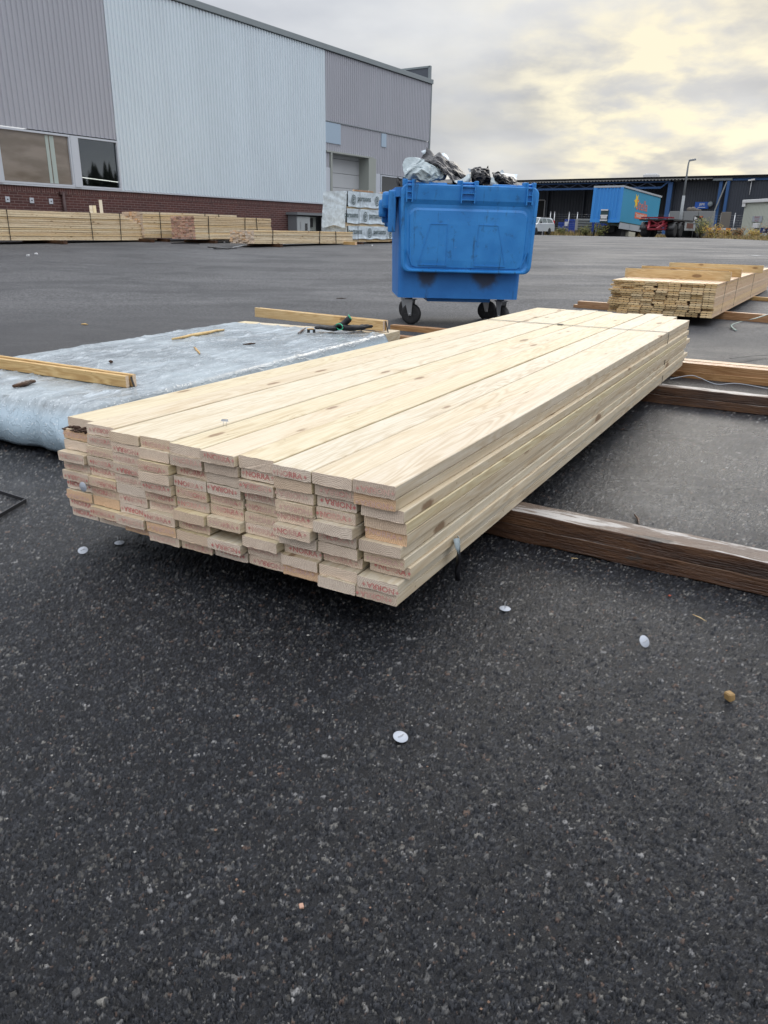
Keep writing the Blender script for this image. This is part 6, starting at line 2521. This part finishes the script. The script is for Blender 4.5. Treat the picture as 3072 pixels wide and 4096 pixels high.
    mb = MB(); mb.beam((xb0, -.35, ztop - .5), (xb1, -.35, q(2858, 852)[2]), .14, .16, 0, Vector((0, 1, 0))); mb.build('brace', NT('pale_brace', (.25, .26, .25), .5).mat, root)
    # doorway with a white frame in the back wall
    pa = inv @ onpl(2143, 803, org + ny * (BACK - .15), ny); pb = inv @ onpl(2173, 880, org + ny * (BACK - .15), ny)
    mb = MB(); mb.box(((pa[0] + pb[0]) / 2, BACK - .10, pa[2] / 2), (pb[0] - pa[0], .1, pa[2])); dd_ = mb.build('doorway', M['black'], root)
    mb = MB(); mb.box((pb[0] + .08, BACK - .2, pa[2] / 2), (.16, .12, pa[2] + .1)); mb.box(((pa[0] + pb[0]) / 2, BACK - .2, pa[2] + .08), (pb[0] - pa[0], .12, .14)); mb.build('door_frame', M['white_flat'], dd_)
    # roof vent and floodlight on a stalk
    v = q(2600, 705); mb = MB(); mb.box((v[0], .6, ztop + .38), (1.8, 1.2, .40), 0, None, .08); mb.box((v[0], .6, ztop + .62), (1.4, .9, .12), 0, None, .04); mb.build('roof_vent', M['white_flat'], root)
    # blue name board and lamp
    a = q(2782, 808, 1.1); b = q(2834, 835, 1.1)
    mb = MB(); mb.box(((a[0] + b[0]) / 2, 1.02, (a[2] + b[2]) / 2), (b[0] - a[0], .10, a[2] - b[2]), 0, None, .01)
    sg = mb.build('name_board', M['sign_blue'], root)
    tx = MB()
    put_text(tx, 'JBPE', framed(Vector((1, 0, 0)), Vector((0, 0, 1)), Vector((0, -1, 0)), Vector(((a[0] + b[0]) / 2, .95, (a[2] + b[2]) / 2 + .08))), None, .34, 0, .02)
    tx.box(((a[0] + b[0]) / 2, .955, (a[2] + b[2]) / 2 - .24), (.9, .01, .07))
    tx.build('lettering', M['white_flat'], sg)
    a = q(2843, 817, 1.0)
    mb = MB(); mb.lathe([(.1, 0), (.30, .10), (.32, .22), (.2, .3)], Matrix.Translation((a[0], .9, a[2])) @ Matrix.Rotation(R(90), 4, 'X'), 16); mb.build('wall_fan', M['trim_grey'], root)
    a = q(3008, 722, -.2); b = q(2998, 780, -.2)
    mb = MB(); mb.tube([(b[0], -.3, b[2]), (a[0], -.3, a[2])], .05, 6); mb.beam((a[0] - .35, -.5, a[2]), (a[0] + .35, -.5, a[2] + .1), .35, .16); mb.build('floodlight', M['white_flat'], root)


far_hall()


VERGE = [(2180, 71), (2500, 71), (2790, 72), (2835, 62), (3072, 51), (3240, 46)]


def across_yard():
    # fence posts (one fence)
    fr = empty('wire_fence', atdist(2196, 930, 70))
    fr.location.z = ground_z(fr.location.x, fr.location.y)
    tag(fr, 'wire fence with thin galvanised posts along the far edge of the yard', 'fence')
    o0 = Vector(fr.location)
    prev = None
    posts = [(2196, 79), (2212, 79), (2270, 79), (2303, 79), (2372, 79), (2396, 79), (2668, 78), (2706, 78), (2768, 78), (2812, 78), (2874, 78), (2929, 77), (2990, 76), (3052, 75), (3120, 74)]
    wires = MB()
    for x, ds in posts:
        p = atdist(x, 930, ds); z = ground_z(p.x, p.y)
        b = Vector((p.x, p.y, z)) - o0
        m_ = MB(); m_.tube([b, b + Vector((0, 0, 2.05))], .04, 8); m_.tube([b + Vector((0, 0, 2.0)), b + Vector((0, -.0, 2.1))], .045, 8)
        m_.build('post', M['steel'], fr)
        if prev is not None:
            for h in [.1 + .2 * k for k in range(10)]:
                wires.tube([prev + Vector((0, 0, h)), b + Vector((0, 0, h))], .004, 3)
        prev = b
    wires.build('wire_mesh', M['steel'], fr)
    # grass verge, dry
    mb = MB()
    rnd = random.Random(21)
    for i in range(14000):
        px_ = rnd.uniform(2180, 3240)
        lerp = (px_ - 2180) / 900
        near = lerp_table(px_, VERGE)
        ds = rnd.uniform(near, near + 14)
        p = atdist(px_, 930, ds); z = ground_z(p.x, p.y) + .01
        h = rnd.uniform(.12, .42) * (1.3 if px_ < 2560 else (.8 if px_ < 2820 else .75))
        if ds < near + 1: h *= .4
        w_ = rnd.uniform(.012, .04); a = rnd.uniform(0, pi)
        dx, dy = cos(a) * w_, sin(a) * w_; lx, ly = rnd.uniform(-.12, .12), rnd.uniform(-.12, .12)
        mb.add([(p.x - dx, p.y - dy, z), (p.x + dx, p.y + dy, z), (p.x + lx, p.y + ly, z + h)], [(0, 1, 2)], rnd.choice((0, 0, 1, 2)))
    o = mb.build('dry_grass', [NT('straw_grass', (.36, .26, .11), .9).mat, NT('brown_grass', (.20, .13, .06), .9).mat, NT('olive_grass', (.16, .15, .05), .9).mat])
    tag(o, 'dry straw-coloured grass strip along the fence', 'grass', kind='stuff')
    vs = []
    for i in range(40):
        px_ = 2150 + i * 30
        lerp = (px_ - 2180) / 900
        near = lerp_table(px_, VERGE) - .5
        for dd_ in (0, 22):
            p = atdist(px_, 930, near + dd_ + .3 * math.sin(i * 1.7)); vs.append((p.x, p.y, ground_z(p.x, p.y) + .006))
    mb = MB(); mb.add(vs, [(2 * i, 2 * i + 2, 2 * i + 3, 2 * i + 1) for i in range(39)])
    k = NT('verge_soil', rough=.95); k.color(k.ramp(k.noise(k.coord('Object'), 1.5, 5), [(.3, (.06, .05, .03)), (.7, (.16, .13, .07))]))
    tag(mb.build('grass_verge', k.mat), kind='structure')

    # shrubs
    def shrub(px_, ds, r_, h, cols, label, seed):
        p = atdist(px_, 930, ds); z = ground_z(p.x, p.y)
        root = empty('shrub', (p.x, p.y, z)); tag(root, label, 'shrub', 'autumn shrubs along the fence')
        rn = random.Random(seed); m_ = MB(); s_ = MB()
        for k in range(9):
            tip = Vector((rn.uniform(-r_, r_) * .8, rn.uniform(-r_, r_) * .5, h * rn.uniform(.6, 1)))
            s_.tube([(0, 0, 0), tip * .5 + Vector((0, 0, .1)), tip], [.02, .012, .004], 4)
            for j in range(60):
                t = rn.uniform(.25, 1.0)
                c_ = tip * t + Vector((rn.gauss(0, .16), rn.gauss(0, .14), rn.gauss(0, .12))) * r_
                if c_.z < .02: continue
                u = Vector((rn.gauss(0, 1), rn.gauss(0, 1), rn.gauss(0, 1))).normalized() * .06; v = u.orthogonal().normalized() * .035
                m_.add([c_ - u, c_ + v, c_ + u, c_ - v], [(0, 1, 2, 3)], rn.randrange(2))
        m_.build('foliage', cols, root); s_.build('stems', M['weathered'], root)
    yl = [NT('yellow_leaf', (.42, .31, .05), .7).mat, NT('ochre_leaf', (.30, .18, .05), .7).mat]
    br = [NT('rust_leaf', (.30, .15, .05), .7).mat, NT('dull_leaf', (.16, .13, .06), .7).mat]
    gn = [NT('green_leaf', (.12, .14, .04), .7).mat, NT('olive_leaf', (.22, .20, .06), .7).mat]
    for a in ((2850, 63.5, .95, .95, yl, 'bright yellow shrub in front of the blue columns', 1), (2905, 63, .5, .6, yl, 'small yellow-green shrub right of the bright one', 2),
              (2952, 62, .7, .75, br, 'rusty shrub left of the cream hut', 3), (3020, 61.5, .7, .7, yl, 'yellow shrub in front of the cream hut', 4), (3085, 61, .8, 1.0, br, 'rusty shrub at the right edge of the cream hut', 5),
              (2800, 64, 1.0, 1.5, gn, 'dull green bush beside the concrete wall', 6), (2243, 73, .7, .7, gn, 'low green bush behind the parked car', 7), (2345, 69, .8, .8, gn, 'low green bush beside the blue skips', 8), (2402, 68, .8, 1.1, gn, 'green bush right under the box trailer nose', 9)):
        shrub(*a)

    # blue skips behind the fence
    def skip(px0, px1, pyt, ds, label, seed=0, extra=None):
        a = atdist(px0, 920, ds); b = atdist(px1, 920, ds)
        w_ = (b - a).length; z = ground_z(a.x, a.y)
        t = atdist(px0, pyt, ds); h = t.z - z
        root = empty('skip', (a.x, a.y, z), rz_of(b - a)); tag(root, label, 'skip', 'blue skips behind the fence')
        m_ = MB()
        m_.prism([(0, .15), (w_, .15), (w_ - .05, h), (.05, h)], 0, 1.8, 'y', 0, None)
        n = max(2, int(w_ / .6))
        for k in range(n + 1):
            x = .06 + (w_ - .12) * k / n
            m_.box((x, -.04, h / 2), (.09, .08, h - .1))
        m_.box((w_ / 2, -.06, h), (w_, .12, .12))
        m_.build('body', M['skip_blue'], root)
        r2 = MB(); r2.box((w_ * .3, -.10, .1), (.1, .2, .2)); r2.box((w_ * .7, -.10, .1), (.1, .2, .2)); r2.build('skid', M['black'], root)
        if extra:
            e_ = MB(); e_.box((w_ * extra, -.09, h * .75), (.3, .02, .4)); e_.build('notice', M['white_flat'], root)
    skip(2231, 2254, 892, 78, 'small blue skip at the left of the row behind the fence')
    skip(2255, 2318, 880, 80, 'blue skip with a white notice behind the fence, second from the left', 0, .12)
    skip(2320, 2360, 879, 81, 'middle blue skip behind the fence with something grey before it')
    skip(2342, 2425, 880, 77.5, 'blue skip partly behind the box trailer', 0, .12)
    p = atdist(2332, 915, 76); z = ground_z(p.x, p.y)
    mb = MB(); mb.box((0, 0, .95), (1.3, 1.1, 1.0), 0, None, .05); mb.box((0, 0, .3), (1.2, 1.0, .3), 1)
    for k in range(4): mb.box((0, -.56, .6 + .22 * k), (1.3, .03, .05), 1)
    o = mb.build('liquid_tank', [M['concrete'], M['black']], None, (p.x, p.y, z)); tag(o, 'grey caged tank standing before the blue skips', 'tank')

    # concrete wall, boulders and arrow sign
    a = atdist(2672, 920, 70); b = atdist(2848, 920, 69); z = ground_z(a.x, a.y)
    root = empty('concrete_wall', (a.x, a.y, z), rz_of(b - a)); tag(root, 'low grey concrete block wall behind the lamp post', 'wall')
    L = (b - a).length; n = 3
    for k in range(n):
        m_ = MB(); m_.box((L * (k + .5) / n, 0, 1.0), (L / n - .03, .5, 2.0), 0, None, .02); m_.build('block', M['concrete'], root)
    a2 = atdist(2850, 920, 72); b2 = atdist(2890, 920, 72)
    root = empty('concrete_wall', (a2.x, a2.y, z), rz_of(b2 - a2)); tag(root, 'brownish concrete slab between the two blue columns', 'wall')
    m_ = MB(); m_.box((.85, 0, 1.0), ((b2 - a2).length, .4, 2.05), 0, None, .03); m_.build('slab', NT('brown_concrete', (.15, .135, .12), .9).mat, root)
    rn = random.Random(3)
    for k, (px_, s_, lab) in enumerate(((2755, .26, 'large brown boulder heaped on the concrete wall, left'), (2768, .30, 'largest pale boulder on the concrete wall'), (2784, .2, 'rounded dark boulder at the right of the heap on the wall'), (2796, .13, 'small stone at the right end of the heap on the wall'))):
        p = atdist(px_, 860, 69.8)
        bm = bmesh.new(); bmesh.ops.create_icosphere(bm, subdivisions=2, radius=s_)
        for v in bm.verts: v.co *= 1 + .35 * noise.noise(v.co * 2.2 + Vector((k * 7, 0, 0))); v.co.z *= .8
        bm.verts.index_update(); m_ = MB(); m_.add([v.co.copy() for v in bm.verts], [[v.index for v in f.verts] for f in bm.faces]); bm.free()
        o = m_.build('boulder', NT('boulder_%d' % k, (.12, .105, .09), .9).mat, None, (p.x, p.y, z + 2.0 + s_ * .45)); tag(o, lab, 'boulder', 'boulders on the concrete wall')
    p = atdist(2793, 873, 64.6); zz = ground_z(p.x, p.y)
    root = empty('arrow_sign', (p.x, p.y, zz)); tag(root, 'black sign with a white arrow and a red corner on the fence', 'sign')
    m_ = MB(); h = p.z - zz; m_.box((0, 0, h), (.68, .04, .33)); s_ = m_.build('board', M['black'], root)
    m_ = MB(); m_.add([(-.30, -.025, h + .13), (-.05, -.025, h), (-.30, -.025, h - .13)], [(0, 2, 1)]); m_.box((.0, -.024, h - .12), (.34, .004, .03)); m_.build('white_arrow', M['white_flat'], s_)
    m_ = MB(); m_.box((.19, -.024, h + .11), (.22, .004, .09)); m_.build('red_corner', M['red_flat'], s_)
    m_ = MB(); m_.box((-.02, 0, h - .38), (.56, .03, .10)); m_.build('lower_strip', M['trim_grey'], root)
    m_ = MB(); m_.tube([(-.25, .04, 0), (-.25, .04, h)], .02, 6); m_.tube([(.25, .04, 0), (.25, .04, h)], .02, 6); m_.build('post', M['steel'], root)

    # cream hut
    a = atdist(2962, 925, 66); b = atdist(3120, 925, 62.5); z = ground_z(a.x, a.y)
    root = empty('cream_hut', (a.x, a.y, z), rz_of(b - a)); tag(root, 'cream corrugated steel hut with a fire point sign at the right edge', 'hut')
    t = atdist(2972, 812, 66); H = t.z - z
    Wd = (b - a).length; m_ = MB(); n = int(Wd / .16)
    pts = []
    for i in range(n):
        x = i * .16; pts += [(x, 0), (x + .06, 0), (x + .08, -.03), (x + .14, -.03)]
    pts.append((Wd, 0)); vs = []
    for p in pts: vs += [(p[0], p[1], .05), (p[0], p[1], H)]
    m_.add(vs, [(2 * i, 2 * i + 1, 2 * i + 3, 2 * i + 2) for i in range(len(pts) - 1)])
    m_.box((Wd / 2, 1.3, H / 2), (Wd - .02, 2.5, H - .04))
    m_.build('wall', M['clad_cream'], root)
    m_ = MB(); m_.box((Wd / 2 + .1, 1.2, H + .10), (Wd + .4, 2.8, .22), 0, None, .03); m_.box((.05, -.1, H - .12), (.35, .12, .3), 0, None, .02); m_.build('roof', M['white_flat'], root)
    inv = root.matrix_basis.inverted() if False else Matrix.LocRotScale(root.location, root.rotation_euler, None).inverted()
    ax = (b - a).normalized(); nn = Vector((-ax.y, ax.x, 0))
    def hq(px_, py_):
        return inv @ onpl(px_, py_, a - nn * (.06 if nn.y > 0 else -.06), nn)
    s0 = hq(3012, 865); s1 = hq(3047, 887)
    m_ = MB(); m_.box(((s0[0] + s1[0]) / 2, -.07, (s0[2] + s1[2]) / 2), (s1[0] - s0[0], .04, s0[2] - s1[2])); sg = m_.build('fire_point_sign', NT('grey_sign', (.33, .35, .38), .5).mat, root)
    m_ = MB()
    cx_ = (s0[0] + s1[0]) / 2; cz_ = (s0[2] + s1[2]) / 2
    for w_, dz in (('BRAND', .11), ('POST', -.11)):
        put_text(m_, w_, framed(Vector((1, 0, 0)), Vector((0, 0, 1)), Vector((0, -1, 0)), Vector((cx_, -.095, cz_ + dz))), .55 if w_ == 'BRAND' else .45, .15, 0, .02)
    m_.build('lettering', NT('faded_red', (.28, .12, .14), .6).mat, sg)
    s0 = hq(3020, 893); s1 = hq(3038, 913)
    m_ = MB(); m_.box(((s0[0] + s1[0]) / 2, -.14, (s0[2] + s1[2]) / 2), (s1[0] - s0[0], .2, s0[2] - s1[2]), 0, None, .03); m_.build('fire_hose_box', M['white_flat'], root)

    # blue sign at the fence, barrier, pallets, bag
    p = atdist(3056, 921, 61); zz = ground_z(p.x, p.y); h = p.z - zz
    root = empty('blue_container_sign', (p.x, p.y, zz)); tag(root, 'dark blue board with a small white symbol on the fence in front of the hut', 'sign')
    m_ = MB(); m_.box((0, 0, h), (.5, .05, .33)); s_ = m_.build('board', NT('navy', (.015, .03, .12), .5).mat, root)
    m_ = MB(); m_.box((-.06, -.03, h), (.03, .01, .18)); m_.box((.06, -.03, h), (.03, .01, .18)); m_.box((0, -.03, h + .08), (.12, .01, .03)); m_.box((0, -.03, h), (.12, .01, .03)); m_.build('white_symbol', M['white_flat'], s_)
    m_ = MB(); m_.tube([(0, .03, 0), (0, .03, h)], .02, 6); m_.build('post', M['steel'], root)
    p = atdist(2890, 916, 65); zz = ground_z(p.x, p.y); h = p.z - zz
    root = empty('barrier', (p.x, p.y, zz)); tag(root, 'low barrier with an orange and white bar behind the yellow shrubs', 'barrier')
    m_ = MB()
    for k in range(6): m_.box((-1.0 + k * .36, 0, h), (.34, .06, .13), k % 2)
    m_.build('bar', [M['hazard'], M['white_flat']], root)
    m_ = MB(); m_.beam((-.9, 0, 0), (-.9, 0, h), .05, .05, 0, Vector((0, 1, 0))); m_.beam((.7, 0, 0), (.7, 0, h), .05, .05, 0, Vector((0, 1, 0))); m_.build('legs', M['rim_black'], root)
    for (px_, label, n, w_) in ((3022, 'stack of black plastic pallets on the verge before the hut', 4, 1.15), (3078, 'second black pallet stack cut by the right edge', 3, 1.1)):
        p = gnd(px_, 953); root = empty('pallet_stack', (p.x, p.y, p.z)); tag(root, label, 'pallet stack', 'black pallet stacks on the verge')
        for k in range(n):
            m_ = MB(); m_.box((0, 0, .05 + k * .08), (w_ - .1 * (k % 2), .8, .02)); m_.box((-.4, 0, .02 + k * .08), (.1, .8, .05)); m_.box((.4, 0, .02 + k * .08), (.1, .8, .05)); m_.box((0, 0, .02 + k * .08), (.1, .8, .05))
            m_.build('pallet', M['black'], root)
    p = gnd(2860, 949)
    bm = bmesh.new(); bmesh.ops.create_icosphere(bm, subdivisions=3, radius=.26)
    for v in bm.verts: v.co *= 1 + .4 * noise.noise(v.co * 6); v.co.z *= .5
    bm.verts.index_update(); m_ = MB(); m_.add([v.co.copy() for v in bm.verts], [[v.index for v in f.verts] for f in bm.faces]); bm.free()
    o = m_.build('plastic_bag', M['white_flat'], None, (p.x, p.y, p.z + .1)); tag(o, 'crumpled white bag lying at the verge below the yellow shrub', 'bag')
    # worn white marks painted on the yard
    for (x0, y0, x1, y1, lab) in ((3055, 976, 3100, 978, 0), (3005, 1022, 3040, 1024, 0)):
        a = gnd(x0, y0); b = gnd(x1, y1); m_ = MB(); m_.beam(Vector((a.x, a.y, a.z + .004)), Vector((b.x, b.y, b.z + .004)), .25, .004)
        tag(m_.build('road_marking', M['paint_line']), kind='structure')


across_yard()


# ------------------------------------------------------------------ woods behind the camera: seen only mirrored in the windows
def treeline():
    mb = MB(); rnd = random.Random(5)
    for i in range(900):
        a = rnd.uniform(62, 290) if i > 500 else rnd.uniform(62, 115)
        r_ = rnd.uniform(110, 135)
        c_ = azv(a) * r_
        h = rnd.uniform(5, 9.5)
        w_ = rnd.uniform(1.5, 3.2)
        for k in range(5):
            t = k / 5
            q = rnd.uniform(0, pi)
            ww = w_ * (1 - t * .85)
            n = 7
            vs = [(c_.x + cos(q + 2 * pi * j / n) * ww * rnd.uniform(.7, 1.2), c_.y + sin(q + 2 * pi * j / n) * ww * rnd.uniform(.7, 1.2), .3 + h * t) for j in range(n)] + [(c_.x, c_.y, .3 + h * (t + .38))]
            mb.add(vs, [(j, (j + 1) % n, n) for j in range(n)])
    o = mb.build('far_woods', NT('dark_conifers', (.018, .024, .014), .9).mat)
    tag(o, 'dark belt of conifers behind the viewer, mirrored in the warehouse windows', 'woods', kind='stuff')


treeline()
